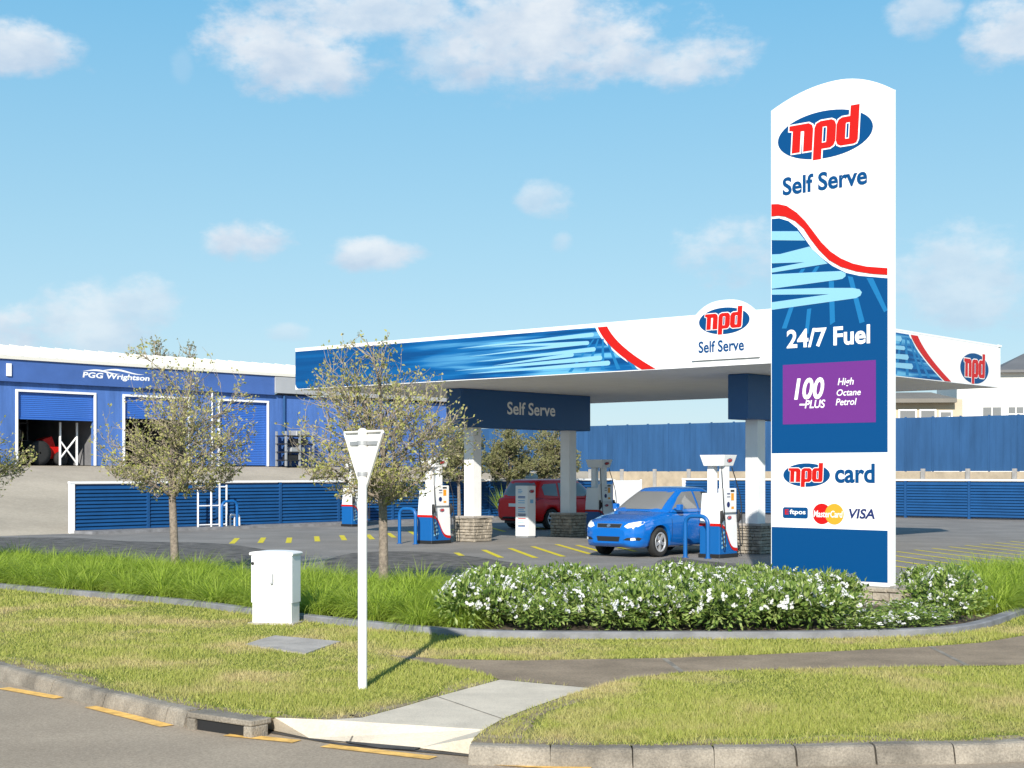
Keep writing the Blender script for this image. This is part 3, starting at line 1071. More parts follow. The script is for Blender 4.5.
letter(g7, 'VISA', fr, u0, z0, u1 - u0, z1 - z0, .005, 5, .03, .18)
g7.build('card_mark', [M['blue'], M['signw'], M['red'], M['redp'], M['orange'], M['inkn']], pyl)


# ------------------------------------------------------------------ stone plinths
def stones(mb, x0, x1, y0, y1, z0, z1, rng, row=.105, cap=None):
    """dry stacked stone faces round a core"""
    mb.box(x0 + .05, x1 - .05, y0 + .05, y1 - .05, z0, z1 - .01, 1)
    z = z0
    while z < z1 - .03:
        h = min(row * rng.uniform(.75, 1.3), z1 - z)
        for (axis, c, sgn, a0, a1) in (('x', y0, -1, x0, x1), ('x', y1, 1, x0, x1), ('y', x0, -1, y0, y1), ('y', x1, 1, y0, y1)):
            p = a0
            while p < a1 - .02:
                w = min(rng.uniform(.12, .34), a1 - p)
                if a1 - p - w < .07:
                    w = a1 - p
                d = rng.uniform(-.02, .025)
                g = .007
                q = [p + g, p + w - g, z + g * .6, z + h - g * .6]
                jit = [rng.uniform(-.012, .012) for _ in range(8)]
                iv = .05
                fo = [(q[0] + .012 + jit[0] * .5, q[2] + .012 + jit[1] * .5), (q[1] - .012 + jit[2] * .5, q[2] + .012 + jit[3] * .5), (q[1] - .012 + jit[4] * .5, q[3] - .012 + jit[5] * .5), (q[0] + .012 + jit[6] * .5, q[3] - .012 + jit[7] * .5)]
                bo = [(q[0], q[2]), (q[1], q[2]), (q[1], q[3]), (q[0], q[3])]
                v = []
                for (k, oo) in ((bo, -iv), (bo, d - .018), (fo, d + rng.uniform(0, .012))):
                    for (u, zz) in k:
                        if axis == 'x':
                            v.append((u, c + sgn * oo, zz))
                        else:
                            v.append((c + sgn * oo, u, zz))
                f = []
                for l in (0, 4):
                    for k in range(4):
                        f.append((l + k, l + (k + 1) % 4, l + 4 + (k + 1) % 4, l + 4 + k))
                f.append((8, 9, 10, 11))
                if (axis == 'x' and sgn > 0) or (axis == 'y' and sgn < 0):
                    f = [tuple(reversed(t)) for t in f]
                mb.add(v, f, 0)
                p += w
        z += h
    mb.box(x0 + .02, x1 - .02, y0 + .02, y1 - .02, z1 - .05, z1 + (cap or 0), 0)


rs = random.Random(11)
pb = MB()
stones(pb, -.28, wid + .34, -.30, .52, 0, .30, rs, .10)
pb.build('stone_plinth', [M['stone'], M['stoned']], pyl)

# ------------------------------------------------------------------ canopy
can = thing('fuel_canopy', 'long forecourt canopy with blue and white fascia on four grey columns', 'canopy', K, ROT)
CLn, CDp, ZB, ZT = 16.6, 13.0, 4.6, 5.8
cm = MB()
cm.box(-CLn, 0, 0, .14, ZB, ZT)
cm.box(-CLn, 0, CDp - .14, CDp, ZB, ZT)
cm.box(-.14, 0, .141, CDp - .141, ZB, ZT)
cm.box(-CLn, -CLn + .14, .141, CDp - .141, ZB, ZT)
cm.build('fascia', M['signw'], can)
cm = MB()
cm.box(-CLn - .005, .005, -.005, .18, ZT + .001, ZT + .05)
cm.box(-CLn - .03, .03, CDp - .18, CDp + .03, ZT + .002, ZT + .06)
cm.box(-.18, .005, .181, CDp - .181, ZT + .001, ZT + .05)
cm.box(-CLn - .03, -CLn + .18, .181, CDp - .181, ZT + .002, ZT + .06)
cm.build('capping', M['signw'], can)
cm = MB()
for i in range(8):      # soffit trays
    x0 = -CLn + .141 + i * (CLn - .282) / 8
    x1 = -CLn + .141 + (i + 1) * (CLn - .282) / 8 - .008
    cm.box(x0, x1, .141, CDp - .141, ZB + .012, ZB + .06)
cm.box(-CLn + .142, -.142, .142, CDp - .142, ZB + .065, ZB + .10)
cm.build('soffit', M['soff'], can)
cm = MB()
cm.box(-CLn + .15, -.15, .15, CDp - .15, ZT - .25, ZT - .12)
cm.build('roof_deck', M['greym'], can)
frF = FRONT((0, 0, 0))
frS = SIDE((0, 0, 0))


def FL(px, py):      # photo point on the long left fascia -> local x, z
    s, z = pmap(px, py, K, AX)
    return s, z


def FRt(px, py):     # photo point on the right fascia
    return pmap(px, py, K, BX)


sw0, sw1 = FL(597, 330)[0], FL(641, 370)[0]
curve = []
for k in range(17):
    t = k / 16
    z = ZT - .05 - (ZT - .05 - ZB - .02) * t
    x = sw0 + (sw1 - sw0) * (t ** 1.9 * .62 + t * .38)
    curve.append((x, z))
g = MB()
bl = -CLn + .004
g.poly([(bl + .14, ZB + .02), (bl + .05, ZB + .06), (bl, ZB + .16), (bl, ZT - .05)][::-1] + [(curve[-1][0] - .05, ZB + .02)] + [(x - .05, z) for x, z in reversed(curve)], frF, .004)
# direction of the loop does not matter to the sheet builder
g.build('blue_banner', streakmat('banner_print', 0, -13.0, -6.8), can)
g = MB()
sc = (sw0 - .3)
for (x0, x1, zc_, h, up) in ((-9.9, sw0 - .15, 5.52, .055, .10), (-9.5, sw0 - .45, 5.30, .045, .14), (-9.2, sw0 - .10, 5.14, .055, .12), (-10, sw0 + .1, 4.92, .06, .10), (-8.6, sw0 - .8, 5.02, .05, .15), (-8.8, sw0 - .3, 5.42, .05, -.10), (-9.5, sw0 + .35, 4.80, .06, .06)):
    pts = []
    n = 14
    for k in range(n + 1):
        t = k / n
        pts.append((x0 + (x1 - x0) * t, zc_ + up * (t - .5) + h * t ** .8))
    for k in range(5):
        a = PI / 2 - PI * (k + 1) / 6
        pts.append((x1 + h * 1.2 * math.cos(a), zc_ + up * .5 + h * math.sin(a)))
    for k in range(n + 1):
        t = 1 - k / n
        pts.append((x0 + (x1 - x0) * t, zc_ + up * (t - .5) - h * t ** .8))
    g.poly(pts[:-1], frF, .006 + .0004 * (zc_ - 4.7) * 10, 0)
for (xa, xb) in ((sw0 - .10, sw0 - .9), (sw0 + .05, sw0 - .35), (sw0 + .20, sw0 + .15), (sw0 + .3, sw0 + .65), (sw0 + .42, sw0 + 1.15)):
    za = ZT - .1
    g.poly([(xa - .03, za - .25), (xa + .02, za - .25), (xb + .09, ZB + .06), (xb - .03, ZB + .06)], frF, .005, 1)
g.build('pale_streaks', [M['pale'], M['mid']], can)
g = MB()
wr = .36
g.poly([(x + .03, z) for x, z in curve] + [(x + .03 + wr * (.82 + .35 * (1 - (z - ZB) / (ZT - ZB))), z) for x, z in reversed(curve)], frF, .0145)
g.build('red_swoosh', M['red'], can)
# right-hand face
sr0, sr1 = FRt(910, 338)[0], FRt(944, 385)[0]
cr_ = []
for k in range(17):
    t = k / 16
    z = ZT - .05 - (ZT - .05 - ZB - .02) * t
    cr_.append((sr0 + (sr1 - sr0) * (t ** 1.6 * .6 + t * .4), z))
g = MB()
g.poly([(.02, ZB + .02), (cr_[-1][0] - .08, ZB + .02)] + [(x - .08, z) for x, z in reversed(cr_)] + [(.02, ZT - .05)], frS, .004)
g.build('blue_banner', streakmat('banner_print_right', 1, -1.0, 3.5), can)
g = MB()
for (x1, zc_, h, up) in ((sr0 - .55, 5.55, .07, .10), (sr0 - .35, 5.30, .055, .14), (sr0 - .15, 5.08, .07, .12), (sr0 + .1, 4.86, .075, .10)):
    x0 = .3
    pts = [(x0, zc_ - up / 2), (x1, zc_ + up / 2 - h), (x1 + h, zc_ + up / 2), (x1, zc_ + up / 2 + h)]
    g.poly(pts, frS, .006 + (zc_ - 4.8) * .002, 0)
for (xa, xb) in ((sr0 - .5, sr0 - .9), (sr0 - .25, sr0 - .2), (sr0 - .05, sr0 + .6), (sr0 + .02, sr0 + 1.1)):
    g.poly([(xa - .05, ZT - .15), (xa + .05, ZT - .15), (xb + .12, ZB + .06), (xb - .06, ZB + .06)], frS, .005, 1)
g.build('pale_streaks', [M['pale'], M['mid']], can)
g = MB()
g.poly([(x + .02, z) for x, z in cr_] + [(x + .02 + .42, z) for x, z in reversed(cr_)], frS, .0145)
g.build('red_swoosh', M['red'], can)
lx, lz = FRt(974.5, 368.5)
logo(can, frS, lx, lz, 1.95, .006, .04, step=.005)
# raised sign board on the left fascia
hx0, hx1 = FL(693, 340)[0], FL(761, 340)[0]
hz0 = FL(727, 359)[1]
hz1 = FL(727, 300)[1]
n = 16
tp = []
for k in range(n + 1):
    t = k / n
    x = hx0 + (hx1 - hx0) * t
    tp.append((x, hz1 - .42 * abs(2 * t - 1) ** 2.6))
g = MB()
g.prism([(hx0, hz0), (hx1, hz0)] + list(reversed(tp)), frF, .02, .06)
sb = g.build('sign_board', M['signw'], can, bevel=.02)
lx, lz = FL(725.5, 321)
logo(sb, frF, lx, lz, 1.40, .066, .06, step=.005)
g = MB()
xa, za = FL(700, 353.5)
xb, zb_ = FL(745.5, 341.5)
letter(g, 'Self Serve', frF, xa, za, xb - xa, .28, .066, 0, .024)
g.build('lettering', M['blue'], sb)

CX = (-12.6, -2.65)
CY = (3.6, 8.25)
for cx in CX:
    for cy in CY:
        g = MB()
        g.rbox(cx - .19, cx + .19, cy - .19, cy + .19, .72, ZB + .01, .02)
        g.build('column', M['colw'], can)
        g = MB()
        stones(g, cx - .42, cx + .42, cy - .42, cy + .42, -.005, .72, random.Random(int(cx * 7 + cy * 3)), .085)
        g.box(cx - .45, cx + .45, cy - .45, cy + .45, .715, .765, 2)
        g.build('stone_plinth', [M['stone'], M['stoned'], M['padc']], can)
    g = MB()
    g.box(cx - .30, cx + .30, 2.75, 9.05, 3.45, 4.607)
    hd = g.build('header', M['navy'], can, bevel=.02)
    if cx < -5:
        g = MB()
        fh = SIDE((cx + .30, 0, 0))
        letter(g, 'Self Serve', fh, 4.85, 3.88, 2.35, .40, .004, 0, .02)
        g.build('lettering', M['signw'], hd)


# ------------------------------------------------------------------ fuel pumps
def pump(label, x, y, first=None):
    if first:
        return dup(first, S(x, y, .0), ROT, label)
    t = thing('fuel_pump', label, 'fuel pump', S(x, y), ROT, 'fuel pumps on the forecourt')
    hx, hy = .29, .40
    g = MB()
    g.rbox(-hx - .03, hx + .03, -hy - .03, hy + .03, 0, .09, .03)
    g.build('base', M['dark'], t)
    g = MB()
    g.rbox(-hx, hx, -hy, hy, .09, .78, .02)
    g.build('lower_cabinet', M['bluep'], t)
    g = MB()
    g.frustum((-hx, hx, -hy, hy), (-hx + .05, hx - .05, -hy + .03, hy - .03), .781, 1.58)
    g.build('upper_cabinet', M['white'], t, bevel=.015)
    # red line across the end and curving down the pump face
    g = MB()
    fe, fs = FRONT((0, -hy, 0)), SIDE((hx, 0, 0))
    g.box(-hx - .008, hx + .010, -hy - .012, -hy + .05, .775, .84, 0)
    up = [(-hy + (2 * hy) * k / 12, .84 - .62 * (1 / (1 + math.exp(-(k - 5.5) * .85)))) for k in range(13)]
    g.poly(up + [(a, b - .075) for a, b in reversed(up)], fs, .012, 0)
    g.poly([(a, b) for a, b in up] + [(hy - .02, .80), (-hy + .02, .84)], fs, .008, 1)
    for k in range(4):
        zz = .22 + k * .11
        g.poly([(-hy + .08, zz), (-hy + .30 - .03 * k, zz + .05), (-hy + .30 - .03 * k, zz + .10), (-hy + .08, zz + .06)], fs, .010, 2)
    g.build('pump_graphics', [M['red'], M['white'], M['pale']], t)
    # display module
    g = MB()
    g.box(hx - .06, hx + .05, -hy + .03, hy - .10, 1.10, 1.70)
    d = g.build('display', M['white'], t, bevel=.02)
    fd = SIDE((hx + .05, 0, 0))
    g = MB()
    g.poly([(-.14, 1.55), (.0, 1.55), (.0, 1.58), (-.14, 1.58)], fd, .004, 0)
    g.poly([(-.14, 1.48), (.0, 1.48), (.0, 1.50), (-.14, 1.50)], fd, .004, 0)
    g.poly([(.04, 1.40), (.17, 1.40), (.17, 1.58), (.04, 1.58)], fd, .004, 1)
    g.poly([(.02, 1.61), (.19, 1.61), (.19, 1.66), (.02, 1.66)], fd, .004, 2)
    g.poly([(-.08 + .07 * math.cos(k * PI / 8), 1.30 + .07 * math.sin(k * PI / 8)) for k in range(16)], fd, .004, 0)
    g.poly([(.05, 1.19), (.17, 1.19), (.17, 1.25), (.05, 1.25)], fd, .004, 1)
    g.build('screen', [M['inkn'], M['orange'], M['dark']], d)
    lg = logo(t, fs, .03, .98, .20, .012, .05, step=.003)
    # nozzles and hoses
    for yy in (-hy + .0, hy - .04):
        g = MB()
        g.tube([(hx + .06, yy, 1.16), (hx + .075, yy, 1.00), (hx + .05, yy, .86)], [.035, .045, .03], 8)
        g.tube([(hx + .06, yy, 1.14), (hx + .13, yy, 1.06), (hx + .13, yy, .93), (hx + .07, yy, .88)], .012, 6)
        nz = g.build('nozzle', M['dark'], t)
        g = MB()
        path = [(hx + .05, yy, .86), (hx + .10, yy, .55), (hx + .13, yy, .30), (hx + .16, yy + .02, .34), (hx + .15, yy + .03, .8), (hx + .10, yy + .02, 1.5), (hx - .04, yy * .6, 2.22)]
        g.tube(catmull3(path, 5), .014, 6)
        g.build('hose', M['dark'], t)
    # two masts and the flared header
    for (x0, x1) in ((-hx + .02, -hx + .21), (hx - .21, hx - .02)):
        g = MB()
        g.rbox(x0, x1, -.09, .09, 1.56, 2.26, .015)
        g.build('mast', M['white'], t)
    g = MB()
    g.frustum((-hx - .0, hx + .0, -.22, .22), (-hx - .07, hx + .07, -.29, .29), 2.25, 2.52)
    h = g.build('header', M['white'], t, bevel=.01)
    logo(h, Fr((hx + .0, 0, 2.25), (0, 1, 0), Vector((.07, 0, .27)).normalized()), .0, .14, .24, .004, .05, step=.003)
    return t


def catmull3(pts, n=6):
    out = []
    P = [Vector(p) for p in pts]
    for i in range(len(P) - 1):
        p0, p1, p2, p3 = P[max(i - 1, 0)], P[i], P[i + 1], P[min(i + 2, len(P) - 1)]
        for k in range(n):
            t = k / n
            out.append(0.5 * ((2 * p1) + (p2 - p0) * t + (2 * p0 - 5 * p1 + 4 * p2 - p3) * t * t + (3 * p1 - p0 - 3 * p2 + p3) * t ** 3))
    out.append(P[-1])
    return out


pm1 = pump('white and blue fuel pump right beside the blue car', -2.36, 1.4)
pump('fuel pump behind the small tree trunk, left of the stone column plinth', -12.6, 1.9, pm1)
pump('fuel pump rising behind the bonnet of the blue car', -12.6, 9.9, pm1)
pump('fuel pump standing against the louvre fence, farthest left of the pumps', -24.4, 9.7, pm1)


# hoop bollards
def hoop(label, loc, rz, h=1.02, w=.66, first=None):
    if first:
        return dup(first, loc, rz, label)
    g = MB()
    r = .2
    pts = [(-w / 2, 0, 0), (-w / 2, 0, h - r)]
    pts += [(-w / 2 + r - r * math.cos(k * PI / 12), 0, h - r + r * math.sin(k * PI / 12)) for k in range(1, 7)]
    pts += [(w / 2 - r + r * math.sin(k * PI / 12), 0, h - r + r * math.cos(k * PI / 12)) for k in range(0, 7)]
    pts += [(w / 2, 0, 0)]
    g.tube(pts, .052, 12)
    for sx in (-w / 2, w / 2):
        g.lathe([(.0, .012), (.09, .012), (.09, 0)], 16, Matrix.Translation((sx, 0, 0)))
    o = g.build('hoop_bollard', M['bluep'])
    o.location = loc
    o.rotation_euler = (0, 0, rz)
    return tag(o, label, 'bollard', 'blue hoop bollards')


hp = hoop('blue hoop bollard in front of the pump beside the blue car', S(-2.55, .72), ROT)
hoop('blue hoop bollard in front of the pump left of the stone plinth', S(-12.9, 1.1), ROT, first=hp)
hoop('blue hoop bollard by the white pipe frame at the louvre fence', G(229.5, 529), ROT + PI / 2 * 0.95, first=hp)

# payment terminal
pt = thing('payment_terminal', 'slim white payment terminal with coloured lines standing by the red car', 'kiosk', S(-13.0, 6.55), ROT)
g = MB()
g.rbox(-.26, .26, -.20, .20, .05, 1.66, .02)
g.build('cabinet', M['white'], pt)
g = MB()
g.box(-.24, .24, -.18, .18, 0, .05)
g.build('base', M['greym'], pt)
g = MB()
fe = FRONT((0, -.20, 0))
rt = random.Random(5)
for (z, w, c) in ((1.52, .14, 1), (1.47, .18, 1), (1.42, .14, 1), (1.30, .30, 0), (1.26, .30, 0), (1.17, .28, 1), (1.10, .28, 1), (.94, .30, 2), (.88, .24, 1), (.82, .30, 1), (.74, .32, 3), (.70, .32, 3), (.60, .32, 2), (.52, .24, 1), (.46, .26, 1), (.38, .30, 3), (.34, .30, 0)):
    g.poly([(-.14, z), (-.14 + w, z), (-.14 + w, z + .026), (-.14, z + .026)], fe, .003, c)
g.build('printed_panel', [M['bluep'], M['mark'], M['red'], M['inkn']], pt)
logo(pt, SIDE((.26, 0, 0)), .0, 1.48, .24, .003, .05)
g = MB()
g.poly([(-.08, 1.10), (.08, 1.10), (.08, 1.22), (-.08, 1.22)], SIDE((.26, 0, 0)), .003)
g.build('screen', M['mark'], pt)


# ------------------------------------------------------------------ cars
def lerp_tab(tab, x):
    if x >= tab[0][0]:
        return tab[0][1]
    for (a, b) in zip(tab, tab[1:]):
        if b[0] <= x <= a[0]:
            t = (a[0] - x) / (a[0] - b[0])
            t = t * t * (3 - 2 * t) * .35 + t * .65
            return a[1] + (b[1] - a[1]) * t
    return tab[-1][1]


def car(name, label, cat, loc, rz, P):
    root = thing(name, label, cat, loc, rz)
    L2 = P['L'] / 2
    ws, wr = P['axles'], P['r']
    ra = wr + .055
    xs = set([L2, -L2])
    x = L2
    while x > -L2:
        xs.add(round(x, 4))
        x -= .06 if abs(x) > L2 - .4 else .11
    for w in ws:
        for k in range(13):
            xs.add(round(w + ra * math.cos(PI * k / 12), 4))
        xs.add(round(w + ra + .004, 4))
        xs.add(round(w - ra - .004, 4))
    xs = sorted(xs, reverse=True)
    xs = [v for i, v in enumerate(xs) if i == 0 or xs[i - 1] - v > .0035]
    rings = []
    for x in xs:
        zb, zt, w = lerp_tab(P['zb'], x), lerp_tab(P['zt'], x), lerp_tab(P['w'], x)
        za = zb
        for a in ws:
            if abs(x - a) <= ra:
                za = max(za, wr + math.sqrt(max(0, ra * ra - (x - a) ** 2)))
        h = zt - zb
        half = [(w * .55, zb), (w * .88, zb), (w * .955, zb + .08 * h), (w * .985, zb + .30 * h), (w, zb + .52 * h), (w * .992, zb + .70 * h), (w * .965, zb + .86 * h), (w * .92, zb + .955 * h), (w * .82, zt), (w * .5, zt + P['crown'] * .7), (0.0, zt + P['crown'])]
        half = [(y, max(z, za + .0006 * i)) for i, (y, z) in enumerate(half)]
        ring = [(x, 0.0, za)] + [(x, y, z) for y, z in half] + [(x, -y, z) for y, z in reversed(half[:-1])]
        rings.append(ring)
    n = len(rings[0])
    mb = MB()
    v = [p for r_ in rings for p in r_]
    f = [(i * n + k, i * n + (k + 1) % n, (i + 1) * n + (k + 1) % n, (i + 1) * n + k) for i in range(len(rings) - 1) for k in range(n)]
    f = [tuple(reversed(q)) for q in f]
    mb.add(v, f, 0, True)
    mb.add(rings[0], [tuple(range(n))], 0, True)
    mb.add(rings[-1], [tuple(reversed(range(n)))], 0, True)
    # cabin
    c = P['cab']
    lv = [0, .2, .4, .6, .8, .92, 1.0]
    m = 80
    cr = []
    for k in lv:
        xf = c['f0'] + (c['f1'] - c['f0']) * k + c['bf'] * math.sin(PI * k)
        xr = c['r0'] + (c['r1'] - c['r0']) * k - c['br'] * math.sin(PI * k)
        w = c['w0'] + (c['w1'] - c['w0']) * (k ** 1.25)
        z = c['z0'] + (c['z1'] - c['z0']) * k
        cx, hx = (xf + xr) / 2, (xf - xr) / 2
        e = 2 / 5.5
        ring = []
        for q in range(m):
            t = 2 * PI * q / m
            ct, st = math.cos(t), math.sin(t)
            ring.append((cx + hx * math.copysign(abs(ct) ** e, ct), w * math.copysign(abs(st) ** e, st), z))
        cr.append(ring)
    cx, hx = (c['f1'] + c['r1']) / 2, (c['f1'] - c['r1']) / 2
    for (s_, dz) in ((.90, .035), (.7, .055), (.35, .068), (.02, .07)):
        cr.append([(cx + (p[0] - cx) * s_, p[1] * s_, c['z1'] + dz) for p in cr[len(lv) - 1]])
    v = [p for r_ in cr for p in r_]
    f = [(i * m + k, i * m + (k + 1) % m, (i + 1) * m + (k + 1) % m, (i + 1) * m + k) for i in range(len(cr) - 1) for k in range(m)]
    mb.add(v, f, 0, True)
    body = mb.build('body', P['paint'], root)
    bvh = BVHTree.FromPolygons([Vector(p) for p in mb.v], mb.f)

    def patch(nm, outl, axis, mt, off=.006, rings_=4, parent=root, thick=0):
        """a panel that hugs the body: outl in (y,z) for axis x, in (x,z) for axis y"""
        # densify
        dn = []
        for i, p in enumerate(outl):
            q = outl[(i + 1) % len(outl)]
            for k in range(4):
                dn.append((p[0] + (q[0] - p[0]) * k / 4, p[1] + (q[1] - p[1]) * k / 4))
        cxp = sum(p[0] for p in dn) / len(dn)
        czp = sum(p[1] for p in dn) / len(dn)
        pts = []
        for rI in range(rings_, 0, -1):
            s_ = rI / rings_
            pts += [(cxp + (p[0] - cxp) * s_, czp + (p[1] - czp) * s_) for p in dn]
        pts.append((cxp, czp))
        vv = []
        for (a, b) in pts:
            if axis[1] == 'x':
                sg = 1 if axis[0] == '+' else -1
                o, dr = Vector((5 * sg, a, b)), Vector((-sg, 0, 0))
            else:
                sg = 1 if axis[0] == '+' else -1
                o, dr = Vector((a, 5 * sg, b)), Vector((0, -sg, 0))
            hit, nr, ix, ds = bvh.ray_cast(o, dr)
            if hit is None:
                hit = Vector(vv[-1]) if vv else Vector((0, 0, 0))
                vv.append(tuple(hit))
                continue
            vv.append(tuple(hit - dr * off))
        nn = len(dn)
        ff = []
        for rI in range(rings_ - 1):
            for k in range(nn):
                ff.append((rI * nn + k, rI * nn + (k + 1) % nn, (rI + 1) * nn + (k + 1) % nn, (rI + 1) * nn + k))
        for k in range(nn):
            ff.append(((rings_ - 1) * nn + k, (rings_ - 1) * nn + (k + 1) % nn, rings_ * nn))
        g_ = MB()
        g_.add(vv, ff, 0, True)
        return g_.build(nm, mt, parent)

    P['extra'](patch, root)
    root.scale = P['scale']
    # underside and wheels
    g = MB()
    w = P['w'][len(P['w']) // 2][1]
    g.box(-L2 + .25, L2 - .25, -w * .72, w * .72, .20, .62)
    for a in ws:
        g.box(a - ra + .02, a + ra - .02, -w * .86, w * .86, wr + .02, wr + ra - .02 if wr + ra - .02 < .7 else .66)
    g.build('underbody', M['dark'], root)
    wh = None
    for a in ws:
        for sg in (1, -1):
            yy = sg * (w - .10)
            Mx = Matrix.Translation((a, yy, wr)) @ Matrix.Rotation(-sg * PI / 2, 4, 'X')
            g = MB()
            rr_ = wr * .66
            g.lathe([(rr_, -.09), (wr * .93, -.10), (wr, -.07), (wr, .07), (wr * .94, .098), (rr_ + .01, .098), (rr_, .07)], 32, Mx)
            t = g.build('wheel', M['rubber'], root)
            g = MB()
            g.lathe([(rr_ + .004, .09), (rr_ - .02, .096), (rr_ - .03, .05), (.001, .045)], 28, Mx, mi=1)
            g.lathe([(rr_ + .006, .06), (rr_ + .006, .1), (rr_ - .022, .1), (rr_ - .03, .07)], 28, Mx, mi=0)
            for k in range(5):
                an = 2 * PI * k / 5 + .3
                Mk = Mx @ Matrix.Rotation(an, 4, 'Z')
                g.box(.02, rr_ - .01, -.032, .032, .055, .088, 0, Mk)
            g.lathe([(.055, .05), (.055, .095), (.03, .10), (.001, .10)], 16, Mx, mi=0)
            g.build('rim', [M['alloy'], M['dark']], t)
    return root


def mirror_y(o, nm):
    c = o.copy()
    c.data = o.data.copy()
    for v_ in c.data.vertices:
        v_.co.y = -v_.co.y
    c.data.flip_normals()
    c.name = nm
    COL.objects.link(c)
    c.parent = o.parent
    return c


def sedan_bits(patch, root):
    # glass
    patch('windscreen', [(-.63, 1.0), (.63, 1.0), (.52, 1.37), (-.52, 1.37)], '+x', M['glass'], .016, 7)
    patch('rear_window', [(-.60, 1.06), (.60, 1.06), (.50, 1.34), (-.50, 1.34)], '-x', M['glass'], .008, 5)
    for sg in ('+y', '-y'):
        patch('side_window', [(.70, 1.00), (.34, 1.25), (.12, 1.36), (-.26, 1.375), (-.28, 1.00)], sg, M['glass'], .008, 4)
        patch('side_window', [(-.36, 1.00), (-.34, 1.37), (-.85, 1.36), (-1.06, 1.25), (-1.10, 1.02)], sg, M['glass'], .008, 4)
        s = 1 if sg == '+y' else -1
        g = MB()
        for (xx) in (.55, -.32, -1.0):
            pass
        g.rbox(.55, .70, s * .98 if s < 0 else .86, s * .86 if s < 0 else .98, .98, 1.10, .03)
        g.box(.60, .66, *(sorted((s * .78, s * .88))), 1.00, 1.03)
        g.build('mirror', M['bluecar'], root)
        patch('headlight', [(s * .42, .655), (s * .50, .72), (s * .70, .765), (s * .755, .75), (s * .765, .70), (s * .72, .65), (s * .52, .615)], '+x', M['lamp'], .008, 4)
        patch('fog_lamp', [(s * .60, .36), (s * .70, .37), (s * .69, .42), (s * .60, .41)], '+x', M['lamp'], .018, 2)
        patch('lower_vent', [(s * .42, .37), (s * .74, .36), (s * .79, .43), (s * .52, .42)], '+x', M['dark'], .010, 3)
        patch('tail_lamp', [(s * .50, .78), (s * .76, .76), (s * .76, .94), (s * .52, .92)], '-x', M['redl'], .008, 3)
        g_ = patch('door_handle', [(-.18, .86), (.0, .86), (.0, .885), (-.18, .885)], sg, M['bluecar'], .03, 2)
        for (xa) in (.80, -.31, -1.28):
            patch('door_seam', [(xa, .30), (xa + .012, .30), (xa + .012, .955), (xa, .955)], sg, M['dark'], .004, 2)
    patch('grille_frame', [(-.33, .62), (.33, .62), (.36, .71), (-.36, .71)], '+x', M['chrome'], .007, 3)
    patch('grille', [(-.31, .632), (.31, .632), (.335, .70), (-.335, .70)], '+x', M['dark'], .013, 3)
    patch('badge', [(.055 * math.cos(k * PI / 6), .667 + .03 * math.sin(k * PI / 6)) for k in range(12)], '+x', M['chrome'], .022, 2)
    patch('lower_grille', [(-.30, .34), (.30, .34), (.33, .44), (-.33, .44)], '+x', M['dark'], .010, 3)


sedan = dict(scale=(1.10, 1.08, 1.17), L=4.25, r=.31, axles=(1.27, -1.25), crown=.035, paint=M['bluecar'],
             zb=[(2.125, .30), (2.08, .23), (1.9, .20), (0, .19), (-1.9, .24), (-2.125, .34)],
             zt=[(2.125, .58), (2.09, .66), (2.0, .73), (1.8, .79), (1.4, .87), (.95, .945), (0, .965), (-1.2, 1.0), (-1.75, 1.02), (-2.03, .98), (-2.125, .78)],
             w=[(2.125, .46), (2.10, .60), (2.03, .70), (1.85, .79), (1.5, .835), (.6, .85), (-.6, .85), (-1.6, .83), (-1.95, .74), (-2.09, .62), (-2.125, .5)],
             cab=dict(f0=1.12, f1=.22, r0=-1.72, r1=-1.02, w0=.80, w1=.60, z0=.93, z1=1.405, bf=.05, br=.06), extra=sedan_bits)
car('sedan_car', 'bright blue sedan facing left beside the near fuel pump', 'car', S(-4.36, 1.88), ROT - PI / 2, sedan)


